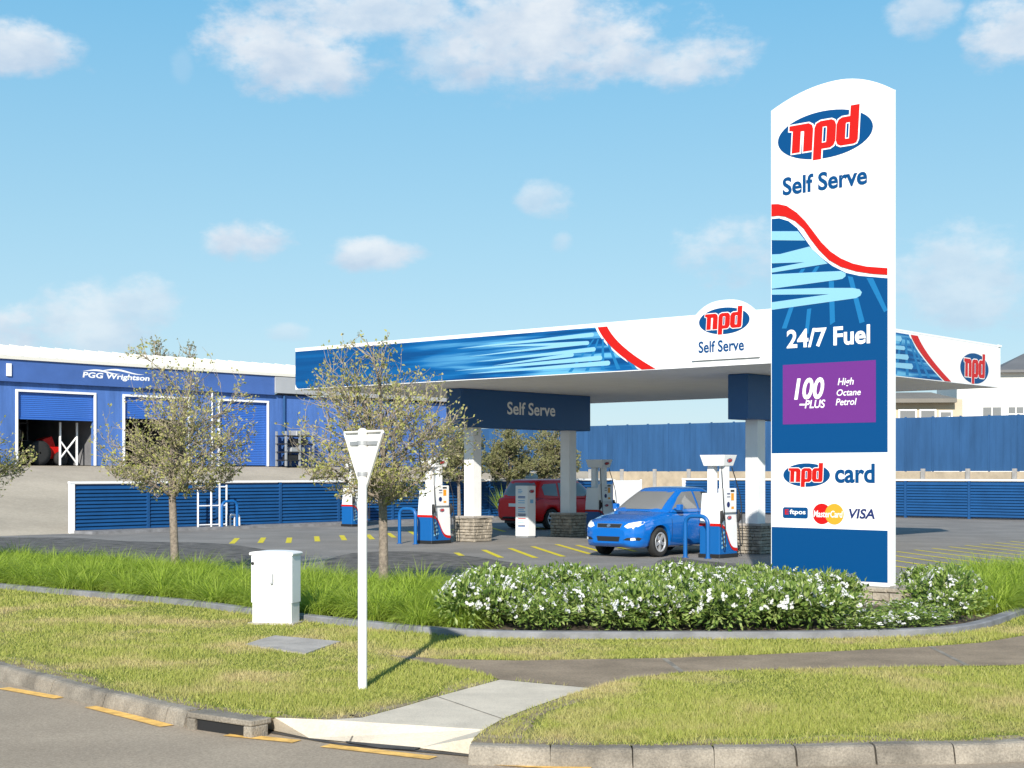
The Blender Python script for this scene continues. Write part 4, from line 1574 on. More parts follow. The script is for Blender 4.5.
def suv_bits(patch, root):
    patch('windscreen', [(-.66, 1.10), (.66, 1.10), (.56, 1.56), (-.56, 1.56)], '+x', M['glass'], .008, 5)
    patch('rear_window', [(-.62, 1.14), (.62, 1.14), (.62, 1.48), (.52, 1.60), (-.52, 1.60), (-.62, 1.48)], '-x', M['glass'], .008, 5)
    for sg in ('+y', '-y'):
        s = 1 if sg == '+y' else -1
        patch('side_window', [(.95, 1.12), (.55, 1.40), (.38, 1.57), (.0, 1.585), (-.02, 1.12)], sg, M['glass'], .008, 4)
        patch('side_window', [(-.10, 1.12), (-.08, 1.585), (-.85, 1.585), (-.87, 1.12)], sg, M['glass'], .008, 4)
        patch('side_window', [(-.97, 1.13), (-.95, 1.57), (-1.55, 1.55), (-1.66, 1.44), (-1.62, 1.17)], sg, M['glass'], .008, 4)
        g = MB()
        g.rbox(.78, .94, s * 1.05 if s < 0 else .90, s * .90 if s < 0 else 1.05, 1.09, 1.26, .03)
        g.build('mirror', M['redcar'], root)
        patch('tail_lamp', [(s * .60, .86), (s * .80, .88), (s * .80, 1.08), (s * .68, 1.10)], '-x', M['redl'], .008, 3)
        patch('reversing_lamp', [(s * .66, .80), (s * .78, .80), (s * .78, .88), (s * .66, .88)], '-x', M['lamp'], .012, 2)
        patch('headlight', [(s * .48, .78), (s * .74, .86), (s * .76, .78), (s * .56, .70)], '+x', M['lamp'], .008, 3)
        patch('door_handle', [(-.30, .98), (-.12, .98), (-.12, 1.01), (-.30, 1.01)], sg, M['redcar'], .03, 2)
        for xa in (1.0, -.06, -.95):
            patch('door_seam', [(xa, .36), (xa + .012, .36), (xa + .012, 1.08), (xa, 1.08)], sg, M['dark'], .004, 2)
    patch('number_plate', [(-.22, .78), (.22, .78), (.22, .89), (-.22, .89)], '-x', M['plate'], .012, 2)
    patch('lower_trim', [(-.70, .36), (.70, .36), (.72, .44), (-.72, .44)], '-x', M['dark'], .008, 3)
    patch('grille', [(-.40, .66), (.40, .66), (.42, .78), (-.42, .78)], '+x', M['dark'], .01, 3)


suv = dict(scale=(1.14, 1.12, 1.07), L=4.4, r=.35, axles=(1.32, -1.30), crown=.03, paint=M['redcar'],
           zb=[(2.2, .38), (2.1, .28), (1.9, .25), (0, .25), (-1.95, .28), (-2.2, .40)],
           zt=[(2.2, .70), (2.16, .82), (2.0, .92), (1.4, 1.0), (1.1, 1.06), (0, 1.08), (-1.9, 1.10), (-2.15, 1.08), (-2.2, 1.0)],
           w=[(2.2, .55), (2.15, .70), (2.0, .80), (1.6, .86), (.6, .88), (-.6, .88), (-1.7, .87), (-2.05, .82), (-2.17, .74), (-2.2, .66)],
           cab=dict(f0=1.25, f1=.42, r0=-2.12, r1=-1.78, w0=.83, w1=.68, z0=1.05, z1=1.66, bf=.05, br=.05), extra=suv_bits)
car('hatchback_car', 'red car seen from behind, parked between payment terminal and louvre fence', 'car', S(-17.5, 13.7), ROT + PI / 2, suv)


# ------------------------------------------------------------------ louvre fences
def louvre(name, label, length, h, loc, rz, bay=3.15, end_white=True, slat=.128):
    """runs along local +x, faces local -y"""
    t = thing(name, label, 'fence', loc, rz)
    nb = max(1, round(length / bay))
    bw = length / nb
    for i in range(nb):
        g = MB()
        x0, x1 = i * bw + .055, (i + 1) * bw - .055
        z = .10
        while z + slat <= h - .03:
            v = []
            for x in (x0, x1):
                v += [(x, -.035, z + .004), (x, -.030, z - .008), (x, .03, z + slat * .93), (x, .036, z + slat * .99)]
            g.add(v, [(0, 1, 5, 4), (1, 2, 6, 5), (2, 3, 7, 6), (3, 0, 4, 7), (3, 2, 1, 0), (4, 5, 6, 7)])
            z += slat
        g.box(x0, x1, .045, .06, .05, h - .02)
        g.build('slat_panel', M['slat'], t)
    for i in range(nb + 1):
        g = MB()
        w = .055
        wht = end_white and i == 0
        g.box(i * bw - w - (.07 if wht else 0), i * bw + w, -.06, .06, -.02, h + (.0 if wht else -.005))
        g.build('post', M['white'] if wht else M['slat'], t)
    g = MB()
    g.box(-.14 if end_white else -.06, length + .06, -.075, .075, h + .002, h + .075)
    g.build('cap_rail', M['white'], t)
    return t


# the left fence runs along site +y and faces site +x, i.e. local +x of the fence is site +y and it faces +x = local -y
louvre('louvre_fence', 'long navy louvre fence with white cap in front of the gravel yard', 30.6, 1.70, S(-26.8, -1.2), ROT + PI / 2)
louvre('louvre_fence', 'navy louvre fence with white cap along the rear boundary, right of the pylon', 52, 1.70, S(-25.3, 33.7), ROT)
wp = thing('steel_screen', 'plain white steel screen at the rear corner of the louvre fence', 'screen', S(-26.8, 29.7), ROT + PI / 2)
g = MB()
g.box(0, 2.2, -.05, .05, .05, 1.68)
g.build('sheet', M['white'], wp, bevel=.01)
for x in (-.03, 2.23):
    g = MB()
    g.box(x - .03, x + .03, -.04, .04, 0, 1.72)
    g.build('post', M['white'], wp)

# white pipe frame and low hoop by the left fence
pf = thing('pipe_frame', 'white pipe frame of three uprights in front of the louvre fence', 'frame', G(200, 529), 0)
u = BX
base = G(198, 529.5)
pf.location = base
pf.rotation_euler = (0, 0, ROT + PI / 2)
for i, x in enumerate((0, .60, .98, 1.30)):
    g = MB()
    g.tube([(x, 0, 0), (x, 0, 1.62 + (.14 if i == 2 else 0))], .035, 8)
    g.build('upright', M['white'], pf)
for z in (.16, .86, 1.55):
    g = MB()
    g.tube([(0, 0, z), (1.30, 0, z)], .026, 8)
    g.build('rail', M['white'], pf)
lh = MB()
lh.tube([(0, 0, 0), (0, 0, .42), (.04, 0, .5), (.36, 0, .5), (.42, 0, .44), (.44, 0, 0)], .035, 8)
lh.tube([(.2, .0, 0), (.2, 0, .5)], .03, 8)
o = lh.build('low_hoop', M['white'])
o.location = S(*[site_of(base)[0] - .1, site_of(base)[1] + 1.55])
o.rotation_euler = (0, 0, ROT + PI / 2)
tag(o, 'low white pipe hoop inside the far left blue bollard', 'hoop')

# block wall and tall blue panel fence behind
bw_ = thing('block_wall', 'buff block retaining wall under the tall blue panel fence', 'wall', S(-34, 37.0), ROT)
g = MB()
g.box(0, 75, 0, .2, -.1, 2.12)
g.build('wall_face', M['bwall'], bw_)
for k in range(34):
    if True:
        g = MB()
        g.box(k * 2.25 - .1, k * 2.25 + .1, -.10, -.002, -.1, 2.26)
        g.build('pier', M['conc'], bw_)
pf2 = thing('panel_fence', 'tall blue panel fence on top of the block wall', 'fence', S(-51.2, 37.25, 2.12), ROT)
rf = random.Random(3)
nP = 64
for k in range(nP):
    zt_ = 2.62 if k < 34 else (2.52 if k < 44 else 2.36 - .004 * (k - 44))
    g = MB()
    g.box(k * 1.4 + .03, (k + 1) * 1.4 - .03, 0, .05, .02, zt_)
    for q in range(1, 4):
        xx = k * 1.4 + q * .35
        g.box(xx - .02, xx + .02, -.012, -.001, .03, zt_ - .01)
    g.build('panel', M['fence'], pf2)
    g = MB()
    g.box(k * 1.4 - .035, k * 1.4 + .035, -.03, .07, 0, zt_ + .04)
    g.build('post', M['fence'], pf2)

# ------------------------------------------------------------------ workshop building on the left
BX0 = S(-46.3, 0)
bz = 2.42
bld = thing('workshop_building', 'long blue workshop with roller doors and white iron roof on the left', 'building', S(-46.3, 0, bz), ROT + PI / 2)
# local x = site +y, local -y = outward


def BU(px, py):
    s, z = pmap(px, py, BX0, BX)
    return s, z - bz


frB = FRONT((0, 0, 0))
H_ = 5.1
fz0 = 3.98
doors = [(BU(17, 387)[0], BU(94, 387)[0], 3.55), (BU(124, 391)[0], BU(188, 391)[0], 3.55), (BU(219, 396)[0], BU(267, 396)[0], 3.55)]
xl, xm, xr_ = -16.0, BU(272, 378)[0], BU(474, 400)[0]
g = MB()
px_ = xl
for (a, b, h) in doors:
    g.box(px_, a, 0, .25, 0, fz0)
    g.box(a, b, 0, .25, h + .003, fz0)
    px_ = b
g.box(px_, xr_, 0, .25, 0, fz0)
g.box(xl, xl + .25, .251, 22, 0, fz0)
g.box(xr_ - .25, xr_, .251, 22, 0, fz0 + 1)
g.box(xl, xr_, 22.001, 22.25, 0, fz0 + 1)
g.build('wall', M['wallblue'], bld)
g = MB()
g.box(xl - .1, xm, -.22, .2, fz0 + .004, H_)
g.build('fascia', M['fascblue'], bld)
g = MB()
g.box(xm + .01, xr_ + .1, -.30, .2, fz0 + .12, H_ - .1)
g.build('fascia', M['greyfas'], bld)
g = MB()
nR = 60
for k in range(nR):
    a, b = xl - .3 + (xr_ - xl + .6) * k / nR, xl - .3 + (xr_ - xl + .6) * (k + 1) / nR
    g.add([(a, -.25, H_ + .04), (b, -.25, H_ + .04), (b, 11, H_ + 1.65), (a, 11, H_ + 1.65)], [(0, 1, 2, 3)])
    g.box(a - .03, a + .03, -.25, 11, .0, .05, 0, Matrix.Translation((0, 0, H_ + .04 + .25 * .143)) @ Matrix(((1, 0, 0, 0), (0, 1, 0, 0), (0, .143, 1, 0), (0, 0, 0, 1))))
g.add([(xl - .3, 11, H_ + 1.65), (xr_ + .3, 11, H_ + 1.65), (xr_ + .3, 22.3, H_ + .04), (xl - .3, 22.3, H_ + .04)], [(0, 1, 2, 3)])
g.add([(xl - .3, -.25, H_ + .0), (xl - .3, 11, H_ + 1.6), (xl - .3, 22.3, H_)], [(0, 1, 2)])
g.add([(xr_ + .3, -.25, H_ + .0), (xr_ + .3, 11, H_ + 1.6), (xr_ + .3, 22.3, H_)], [(0, 1, 2)])
g.box(xl - .3, xr_ + .3, -.32, -.255, H_ - .06, H_ + .10)
g.build('roof', M['roof'], bld)
for i, (a, b, h) in enumerate(doors):
    g = MB()
    g.box(a - .09, a + .02, -.07, -.002, 0, h + .09)
    g.box(b - .02, b + .09, -.07, -.002, 0, h + .09)
    g.box(a + .021, b - .021, -.07, -.002, h - .02, h + .09)
    g.build('door_frame', M['white'], bld)
    bot_ = (2.30, 2.5, .04)[i]
    g = MB()
    z = bot_
    while z < h:
        zz = min(h, z + .095)
        g.add([(a + .02, .10, z), (b - .02, .10, z), (b - .02, .075, (z + zz) / 2), (a + .02, .075, (z + zz) / 2), (b - .02, .10, zz), (a + .02, .10, zz)], [(0, 1, 2, 3), (3, 2, 4, 5)])
        z += .095
    if i < 2:
        g.box(a + .02, b - .02, .06, .13, bot_ - .08, bot_ - .001)
    g.build('roller_door', M['doorblue'], bld)
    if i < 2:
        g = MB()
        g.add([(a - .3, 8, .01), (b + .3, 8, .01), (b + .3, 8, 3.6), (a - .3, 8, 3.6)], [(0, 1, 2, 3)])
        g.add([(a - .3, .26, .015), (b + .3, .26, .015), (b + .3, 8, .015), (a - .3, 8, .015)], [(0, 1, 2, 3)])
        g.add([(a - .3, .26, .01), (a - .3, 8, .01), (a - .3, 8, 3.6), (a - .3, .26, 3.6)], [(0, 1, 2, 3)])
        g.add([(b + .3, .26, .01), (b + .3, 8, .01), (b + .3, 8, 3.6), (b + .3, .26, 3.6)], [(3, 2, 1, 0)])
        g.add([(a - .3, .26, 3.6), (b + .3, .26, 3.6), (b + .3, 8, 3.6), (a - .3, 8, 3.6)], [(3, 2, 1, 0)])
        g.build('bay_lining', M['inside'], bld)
g = MB()
sx0, sz0 = BU(80, 381.5)
sx1, _ = BU(147, 385)
fb = FRONT((0, -.22, 0))
letter(g, 'PGG Wrightson', fb, sx0, fz0 + .30, sx1 - sx0, .36, .008, 0, .03, .12)
for (xa, xb, zz, amp) in ((sx0 + .0, sx0 + 2.2, fz0 + .74, .08), (sx0 + .9, sx0 + 3.6, fz0 + .80, .10)):
    up = [(xa + (xb - xa) * k / 14, zz + amp * math.sin(2 * PI * k / 14 * .9 - .6)) for k in range(15)]
    lo_ = [(x, z - .085 * math.sin(PI * k / 14) - .004) for k, (x, z) in enumerate(up)]
    g.poly(up + list(reversed(lo_)), fb, .008 + (zz - fz0 - .74) * .06)
g.build('lettering', M['signw'], bld)
for px_, w in ((211, .10), (283, .14)):
    x, _ = BU(px_, 420)
    g = MB()
    g.tube([(x, -.10, 0), (x, -.10, fz0)], w / 2, 8)
    g.build('downpipe', M['white'] if px_ < 250 else M['slat'], bld)
x, _ = BU(6, 372)
g = MB()
g.box(x - .12, x + .12, -.30, -.23, fz0 + .25, fz0 + .85)
g.build('wall_light', M['white'], bld)

# things in the open bay
a, b, h = doors[0]


def Bw(x, y, z=0):
    return S(-46.3 - y, x, bz + z)


lt = thing('braced_frame', 'white braced steel frame standing in the open workshop bay', 'frame', Bw(b - 1.35, .9), ROT + PI / 2)
for x in (0, .95):
    g = MB()
    g.tube([(x, 0, 0), (x, 0, 2.15)], .06, 6)
    g.build('upright', M['white'], lt)
for (p, q) in (((0, 0, .35), (.95, 0, 1.45)), ((0, 0, 1.25), (.95, 0, .1))):
    g = MB()
    g.tube([p, q], .045, 6)
    g.build('brace', M['white'], lt)
tr = thing('small_tractor', 'small red and grey machine parked inside the open workshop bay', 'machine', Bw(b - 2.0, 1.7), ROT + PI / 2)
g = MB()
g.rbox(-.1, 1.0, -.3, .3, .35, .95, .08)
g.add([(.0, -.3, .95), (.7, -.3, .95), (.5, -.3, 1.45), (.0, -.3, 1.3), (.0, .3, .95), (.7, .3, .95), (.5, .3, 1.45), (.0, .3, 1.3)], [(0, 1, 2, 3), (5, 4, 7, 6), (1, 5, 6, 2), (2, 6, 7, 3), (4, 0, 3, 7)])
g.build('hood', M['red'], tr)
for (x, r_) in ((-.3, .62), (.9, .35)):
    for yy in (-.45, .45):
        g = MB()
        g.lathe([(.05, -.12), (r_ * .6, -.12), (r_, -.10), (r_, .10), (r_ * .6, .12), (.05, .12)], 20, Matrix.Translation((x, yy, r_)) @ Matrix.Rotation(PI / 2, 4, 'X'))
        g.build('wheel', M['rubber'], tr)
sh = thing('storage_rack', 'steel storage rack with boxes at the back of the workshop bay', 'rack', Bw(a + 1.2, 5.8), ROT + PI / 2)
for x in (0, 2.8):
    for yy in (0, .8):
        g = MB()
        g.box(x - .04, x + .04, yy - .04, yy + .04, 0, 2.6)
        g.build('upright', M['greym'], sh)
for z in (.4, 1.3, 2.2):
    g = MB()
    g.box(-.05, 2.85, -.05, .85, z, z + .06)
    g.build('shelf', M['greym'], sh)
rb = random.Random(8)
for z in (.46, 1.36):
    x = .1
    while x < 2.4:
        w = rb.uniform(.35, .7)
        g = MB()
        g.box(x, x + w, .1, .7, z, z + rb.uniform(.35, .65))
        o = g.build('storage_box', M['offw'] if rb.random() < .6 else M['buff'], None, bevel=.01)
        o.location, o.rotation_euler = sh.location, (0, 0, ROT + PI / 2)
        tag(o, 'storage box on the rack inside the workshop bay', 'box', 'boxes on the workshop rack')
        x += w + .08
# dark pallet racking outside the wall, right of the closed door
x0, _ = BU(269, 440)
x1, _ = BU(284, 440)
rk = thing('outdoor_rack', 'dark metal rack of stacked gear against the blue wall, right of closed roller door', 'rack', Bw(x0 + .2, -1.2), ROT + PI / 2)
for z in (.3, .75, 1.2, 1.65):
    g = MB()
    g.box(0, x1 - x0 + 1.0, 0, .9, z, z + .07)
    g.build('shelf', M['dark'], rk)
for x in (0.05, (x1 - x0) / 2 + .5, x1 - x0 + .95):
    g = MB()
    for yy in (.05, .85):
        g.box(x - .05, x + .05, yy - .05, yy + .05, 0, 1.95)
    g.build('upright', M['greym'], rk)
for k in range(4):
    g = MB()
    z = (.37, .82, 1.27, 1.72)[k]
    g.rbox(.3 + .2 * k, 1.3 + .2 * k, .15, .7, z, z + .28, .08)
    g.build('stored_drum', M['greym'] if k % 2 else M['dark'], rk)


# ------------------------------------------------------------------ houses at the right
def windows(parent, fr, spec):
    for (x, z, w, h, nx_, nz_) in spec:
        g = MB()
        g.prism([(x - .07, z - .07), (x + w + .07, z - .07), (x + w + .07, z + h + .07), (x - .07, z + h + .07)], fr, .0, .05)
        o_ = g.build('window', M['housew'], parent)
        g = MB()
        for i in range(nx_):
            for j in range(nz_):
                a = x + w * i / nx_ + .03
                c = z + h * j / nz_ + .03
                g.poly([(a, c), (a + w / nx_ - .06, c), (a + w / nx_ - .06, c + h / nz_ - .06), (a, c + h / nz_ - .06)], fr, .055)
        g.build('pane', M['glass'], o_)


def at(px, d, z=0):
    return Vector(((px - 512) / F * d, d, z))


h1 = thing('white_house', 'white two storey house with grey hip roof behind the fence at far right', 'house', at(957, 96, 2.1), R(-8))
g = MB()
g.box(0, 12, 0, 9, 0, 6.5)
for k in range(24):
    g.box(-.012, 12.012, -.02, -.002, .2 + k * .26, .2 + k * .26 + .02)
g.build('wall', M['housew'], h1)
g = MB()
g.add([(2.4, -.6, 6.45), (12.6, -.6, 6.45), (12.6, 9.6, 6.45), (2.4, 9.6, 6.45), (5.2, 4.5, 8.1), (9.6, 4.5, 8.1), (2.4, -.6, 6.62), (12.6, -.6, 6.62), (12.6, 9.6, 6.62), (2.4, 9.6, 6.62)],
      [(0, 3, 2, 1), (6, 7, 5, 4), (7, 8, 5), (8, 9, 4, 5), (9, 6, 4), (0, 1, 7, 6), (1, 2, 8, 7), (2, 3, 9, 8), (3, 0, 6, 9)])
g.add([(-.3, -.4, 6.5), (2.38, -.4, 6.5), (2.38, 9, 6.5), (-.3, 9, 6.5), (-.3, -.4, 6.56), (2.38, -.4, 6.56), (2.38, 9, 6.56), (-.3, 9, 6.56)], [(0, 3, 2, 1), (4, 5, 6, 7), (0, 1, 5, 4), (1, 2, 6, 5), (2, 3, 7, 6), (3, 0, 4, 7)])
g.build('roof', M['greyroof'], h1)
windows(h1, FRONT((0, -.02, 0)), [(1.6, 3.3, 1.2, .95, 2, 1), (3.2, 3.3, 1.0, .95, 2, 2), (4.5, 4.0, 1.1, 1.5, 2, 2), (6.6, 3.6, 1.4, 1.2, 2, 2)])
h2 = thing('buff_house', 'low buff house with brown eaves and white window posts beside the white house', 'house', at(872, 93, 2.1), R(-6))
g = MB()
g.box(0, 5.6, 0, 7, 0, 4.6)
g.build('wall', M['buff'], h2)
g = MB()
g.add([(-.4, -.8, 4.35), (5.1, -.8, 4.35), (5.1, 7.5, 4.35), (-.4, 7.5, 4.35), (-.4, -.8, 4.6), (5.1, -.8, 4.6), (4.2, 3.2, 5.2), (.6, 3.2, 5.2), (5.1, 7.5, 4.6), (-.4, 7.5, 4.6)],
      [(0, 3, 2, 1), (0, 1, 5, 4), (4, 5, 6, 7), (1, 2, 8, 5), (5, 8, 6), (2, 3, 9, 8), (8, 9, 7, 6), (3, 0, 4, 9), (9, 4, 7)])
g.build('roof', M['brownroof'], h2)
windows(h2, FRONT((0, 0, 0)), [(1.7, 2.5, 1.0, 1.4, 1, 1), (3.0, 2.5, .9, 1.4, 1, 1), (4.2, 2.6, .7, 1.2, 1, 1), (.4, 2.5, 1.0, 1.4, 1, 1)])
gs = thing('garden_shed', 'small white gabled shed peeping over the blue fence', 'shed', at(931, 84, 2.1), R(-6))
g = MB()
g.prism([(0, 0), (2.0, 0), (2.0, 2.3), (1.0, 3.1), (0, 2.3)], FRONT((0, 0, 0)), -2.5, 0)
g.build('wall', M['housew'], gs)
g = MB()
for (xa, za, xb, zb_) in ((-.15, 2.2, 1.0, 3.14), (2.15, 2.2, 1.0, 3.14)):
    g.add([(xa, -.15, za), (xb, -.15, zb_), (xb, 2.65, zb_), (xa, 2.65, za), (xa, -.15, za + .06), (xb, -.15, zb_ + .06), (xb, 2.65, zb_ + .06), (xa, 2.65, za + .06)], [(0, 1, 2, 3), (4, 5, 6, 7), (0, 1, 5, 4), (3, 2, 6, 7), (0, 3, 7, 4)])
g.build('roof', M['offw'], gs)


# ------------------------------------------------------------------ street furniture on the verge
# give-way sign seen from behind
sp = G(362.5, 689)
gs_ = thing('give_way_sign', 'white triangular road sign seen from behind on a tall white post', 'road sign', sp, 0)
g = MB()
g.tube([(0, 0, -.1), (0, 0, 2.50)], .045, 16)
g.lathe([(.047, 2.50), (.03, 2.52), (.001, 2.525)], 16)
g.build('post', M['offw'], gs_)
yaw = R(-54)
Mz = Matrix.Rotation(yaw, 4, 'Z')
ex, ey = Mz @ Vector((1, 0, 0)), Mz @ Vector((0, 1, 0))
cen = Vector((.012, .05, 0))
DB = Vector((0, .05, 0))
w2, ht = .37, .60
ft = Fr(cen + Vector((0, 0, 2.50)), ex, (0, 0, 1))
tri_ = [(-.02, -ht), (.02, -ht), (w2, -.02), (w2 - .02, 0), (-w2 + .02, 0), (-w2, -.02)]
g = MB()
g.prism(tri_, ft, -.005, .0)
for (p, q) in (((-w2 + .01, -.01), (w2 - .01, -.01)), ((w2 - .01, -.02), (.015, -ht + .01)), ((-w2 + .01, -.02), (-.015, -ht + .01))):
    a_, b_ = ft(*p, 0), ft(*q, 0)
    g.tube([a_ + (-ey) * .012, b_ + (-ey) * .012], .014, 6)
pl = g.build('sign_plate', M['offw'], gs_)
for z in (-.12, -.42):
    g = MB()
    wz = .26 if z > -.3 else .07
    g.box(-wz, wz, -.012, .012, -.018, .018, 0, Matrix.Translation(Vector((.01, .045, 2.50 + z))) @ Mz)
    g.lathe([(.052, -.02), (.052, .02)], 16, Matrix.Translation((0, 0, 2.50 + z)))
    g.build('bracket', M['greym'], gs_)

# utility cabinet
uc = thing('utility_cabinet', 'white roadside utility cabinet with a domed lid by the garden edging', 'cabinet', G(276, 623.5), R(-14))
uc.scale = (.88, .88, 1)
g = MB()
g.rbox(-.33, .33, -.17, .17, .0, .30, .015)
g.build('plinth', M['offw'], uc)
g = MB()
g.rbox(-.345, .345, -.185, .185, .30, .96, .02)
cb_ = g.build('cabinet_body', M['white'], uc)
g = MB()
pts = [(-.38, .955), (.38, .955), (.385, .975)] + [(.38 * math.cos(PI * k / 12), .985 + .028 * math.sin(PI * k / 12)) for k in range(13)] + [(-.385, .975)]
g.prism([(a * .96, b) for a, b in pts], FRONT((0, 0, 0)), -.20, .20)
g.build('lid', M['white'], uc, bevel=.006)
g = MB()
g.prism([(-.28, .34), (.31, .34), (.31, .92), (-.28, .92)], FRONT((0, -.185, 0)), -.004, .012)
g.box(-.3, -.285, -.2, -.18, .42, .50)
dr_ = g.build('door', M['white'], uc, bevel=.005)
g = MB()
g.box(.02, .045, -.225, -.198, .58, .70)
g.lathe([(.02, 0), (.02, .03), (.001, .032)], 12, Matrix.Translation((.02, -.197, .57)) @ Matrix.Rotation(PI / 2, 4, 'X'))
g.build('handle', M['greym'], dr_)
g = MB()
g.lathe([(.022, 0), (.022, .015), (.001, .017)], 12, Matrix.Translation((-.31, -.186, .84)) @ Matrix.Rotation(PI / 2, 4, 'X'))
g.build('lock', M['dark'], uc)
g = MB()
g.box(-.38, .38, -.22, .22, -.02, .025)
g.build('footing', M['padc'], uc)

# concrete pad in the lawn
pd = [G(*p) for p in ((245, 646), (258, 641.5), (275, 637), (341, 643), (324, 648.5), (306, 655))]
g = MB()
vv = [p + Vector((0, 0, .022)) for p in pd] + [p + Vector((0, 0, -.05)) for p in pd]
g.add(vv, [tuple(reversed(range(6)))] + [(i, (i + 1) % 6, 6 + (i + 1) % 6, 6 + i) for i in range(6)])
o = g.build('concrete_pad', M['padc'])
tag(o, 'flat grey concrete pad set in the grass by the utility cabinet', 'pad')
# storm-water inlet
kq = min(range(1, len(kerbL) - 1), key=lambda q: (kerbL[q] - G(229, 715)).length)
kt = (kerbL[kq + 1] - kerbL[kq - 1]).normalized()
ii = thing('kerb_inlet', 'concrete kerb inlet with a dark slot by the road edge', 'drain', kerbL[kq] + Vector((kt.y, -kt.x, 0)) * .075 + Vector((0, 0, -.14)), math.atan2(kt.y, kt.x))
g = MB()
g.box(-.40, .40, -.080, .16, .098, .150)
g.box(-.40, -.30, -.08, .12, -.02, .097)
g.box(.30, .40, -.08, .12, -.02, .097)
g.build('surround', M['kerb'], ii, bevel=.012)
g = MB()
g.box(-.298, .298, -.05, .12, -.02, .096)
g.build('slot', M['dark'], ii)


# ------------------------------------------------------------------ trees
def tree_mesh(seed, H=4.5, fork=1.7, rad=1.65, nl=7, twn=9, leaves=1.0, leaf=.05, tr=.075, flat_=1.0, tws=1.0):
    rng = random.Random(seed)
    tk, cw = MB(), MB()
    lv, lf = [], []
    lean = Vector((rng.uniform(-.08, .08), rng.uniform(-.08, .08), 0))
    tp = [Vector((0, 0, -.1)), Vector((.01, 0, .3)) + lean * .2, Vector((lean.x * .5, lean.y * .5, fork * .6)), Vector((lean.x, lean.y, fork))]
    tk.tube(catmull3([tuple(p) for p in tp], 4), [tr * (1.25 - .35 * k / 12) if k > 1 else tr * 1.35 for k in range(13)], 10)
    top = tp[-1]
    cz = fork + (H - fork) * .46

    ec = Vector((top.x, top.y, fork + (H - fork) * .40))

    def inside(p):
        q = p - ec
        up_ = (H - fork) * .62 if q.z > 0 else (H - fork) * .46
        return (q.x * q.x + q.y * q.y) / (rad * rad) + (q.z / up_) ** 2

    def leafat(p, d):
        s = leaf * rng.uniform(.6, 1.3)
        ax = (d + Vector((rng.gauss(0, .7), rng.gauss(0, .7), rng.gauss(0, .6)))).normalized()
        sd_ = ax.cross(Vector((rng.gauss(0, 1), rng.gauss(0, 1), rng.gauss(0, 1))))
        if sd_.length < 1e-4:
            return
        sd_.normalize()
        o = len(lv)
        lv.extend([tuple(p), tuple(p + ax * s * .55 + sd_ * s * .38), tuple(p + ax * s * 1.25), tuple(p + ax * s * .55 - sd_ * s * .38)])
        lf.append((o, o + 1, o + 2, o + 3))

    def twig(p, d, L, depth):
        q = p
        n = 4
        pts = [p]
        dd_ = d.normalized()
        for k in range(n):
            dd_ = (dd_ + Vector((rng.gauss(0, .22), rng.gauss(0, .22), rng.gauss(.06, .18)))).normalized()
            if inside(q + dd_ * (L / n)) > rng.uniform(.92, 1.12):
                dd_ = (dd_ + (ec - q).normalized() * 1.2).normalized()
                L *= .6
            q = q + dd_ * (L / n)
            pts.append(q)
        r0 = (.0085 if depth == 0 else .0052) * tws
        cw.tube([tuple(x) for x in pts], [r0, r0 * .85, r0 * .7, r0 * .55, r0 * .4], 3, 0, False, False)
        nlf = int(round(rng.uniform(5, 10) * leaves * (1 if depth else .7)))
        for k in range(nlf):
            i = rng.choice((1, 2, 3, 3, 4, 4, 4)) if depth else rng.choice((2, 3, 4, 4))
            pp_ = pts[i] + Vector((rng.gauss(0, .02), rng.gauss(0, .02), rng.gauss(0, .02)))
            leafat(pp_, dd_)
        if depth == 0:
            for k in range(rng.randint(3, 5)):
                i = rng.choice((1, 2, 3, 4))
                twig(pts[i], (dd_ + Vector((rng.gauss(0, .7), rng.gauss(0, .7), rng.gauss(.1, .6)))), L * rng.uniform(.45, .75), 1)

    def limb(p0, d0, L, r0, depth):
        pts = [p0]
        d = d0.normalized()
        n = 6
        for k in range(n):
            d = (d + Vector((rng.gauss(0, .10), rng.gauss(0, .10), .03 + rng.gauss(0, .07)))).normalized()
            if inside(pts[-1] + d * (L / n)) > .95:
                L *= .55
            pts.append(pts[-1] + d * (L / n))
        rr_ = [r0 * (1 - .80 * k / n) for k in range(n + 1)]
        tk.tube([tuple(x) for x in pts], rr_, 6 if depth == 0 else 5, 0, True, False)
        nt_ = twn if depth == 0 else max(3, int(twn * .75))
        for k in range(nt_):
            t = rng.uniform(.22, 1.0)
            i = min(n - 1, int(t * n))
            p = pts[i].lerp(pts[i + 1], t * n - i)
            out = (p - Vector((top.x, top.y, cz - .5))).normalized()
            dr = (d * .5 + out * .7 + Vector((rng.gauss(0, .6), rng.gauss(0, .6), rng.gauss(.12, .45))))
            twig(p, dr, rng.uniform(.35, .7) * rad / 1.65, 0)
        if depth == 0:
            for k in range(3):
                t = rng.uniform(.25, .8)
                i = min(n - 1, int(t * n))
                p = pts[i].lerp(pts[i + 1], t * n - i)
                side = d.cross(Vector((rng.gauss(0, 1), rng.gauss(0, 1), rng.gauss(0, .6)))).normalized()
                limb(p, d * .6 + side * .8 + Vector((0, 0, .25)), L * rng.uniform(.45, .65), r0 * .5, 1)

    for k in range(nl):
        az_ = 2 * PI * (k + rng.uniform(-.25, .25)) / nl
        elv = (.15, .7, .4, 1.05)[k % 4] + rng.uniform(-.12, .15)
        d = Vector((math.cos(az_) * math.cos(elv), math.sin(az_) * math.cos(elv), math.sin(elv) * flat_))
        limb(top - Vector((0, 0, rng.uniform(0, .22))), d, rad * rng.uniform(.68, .95), tr * .42, 0)
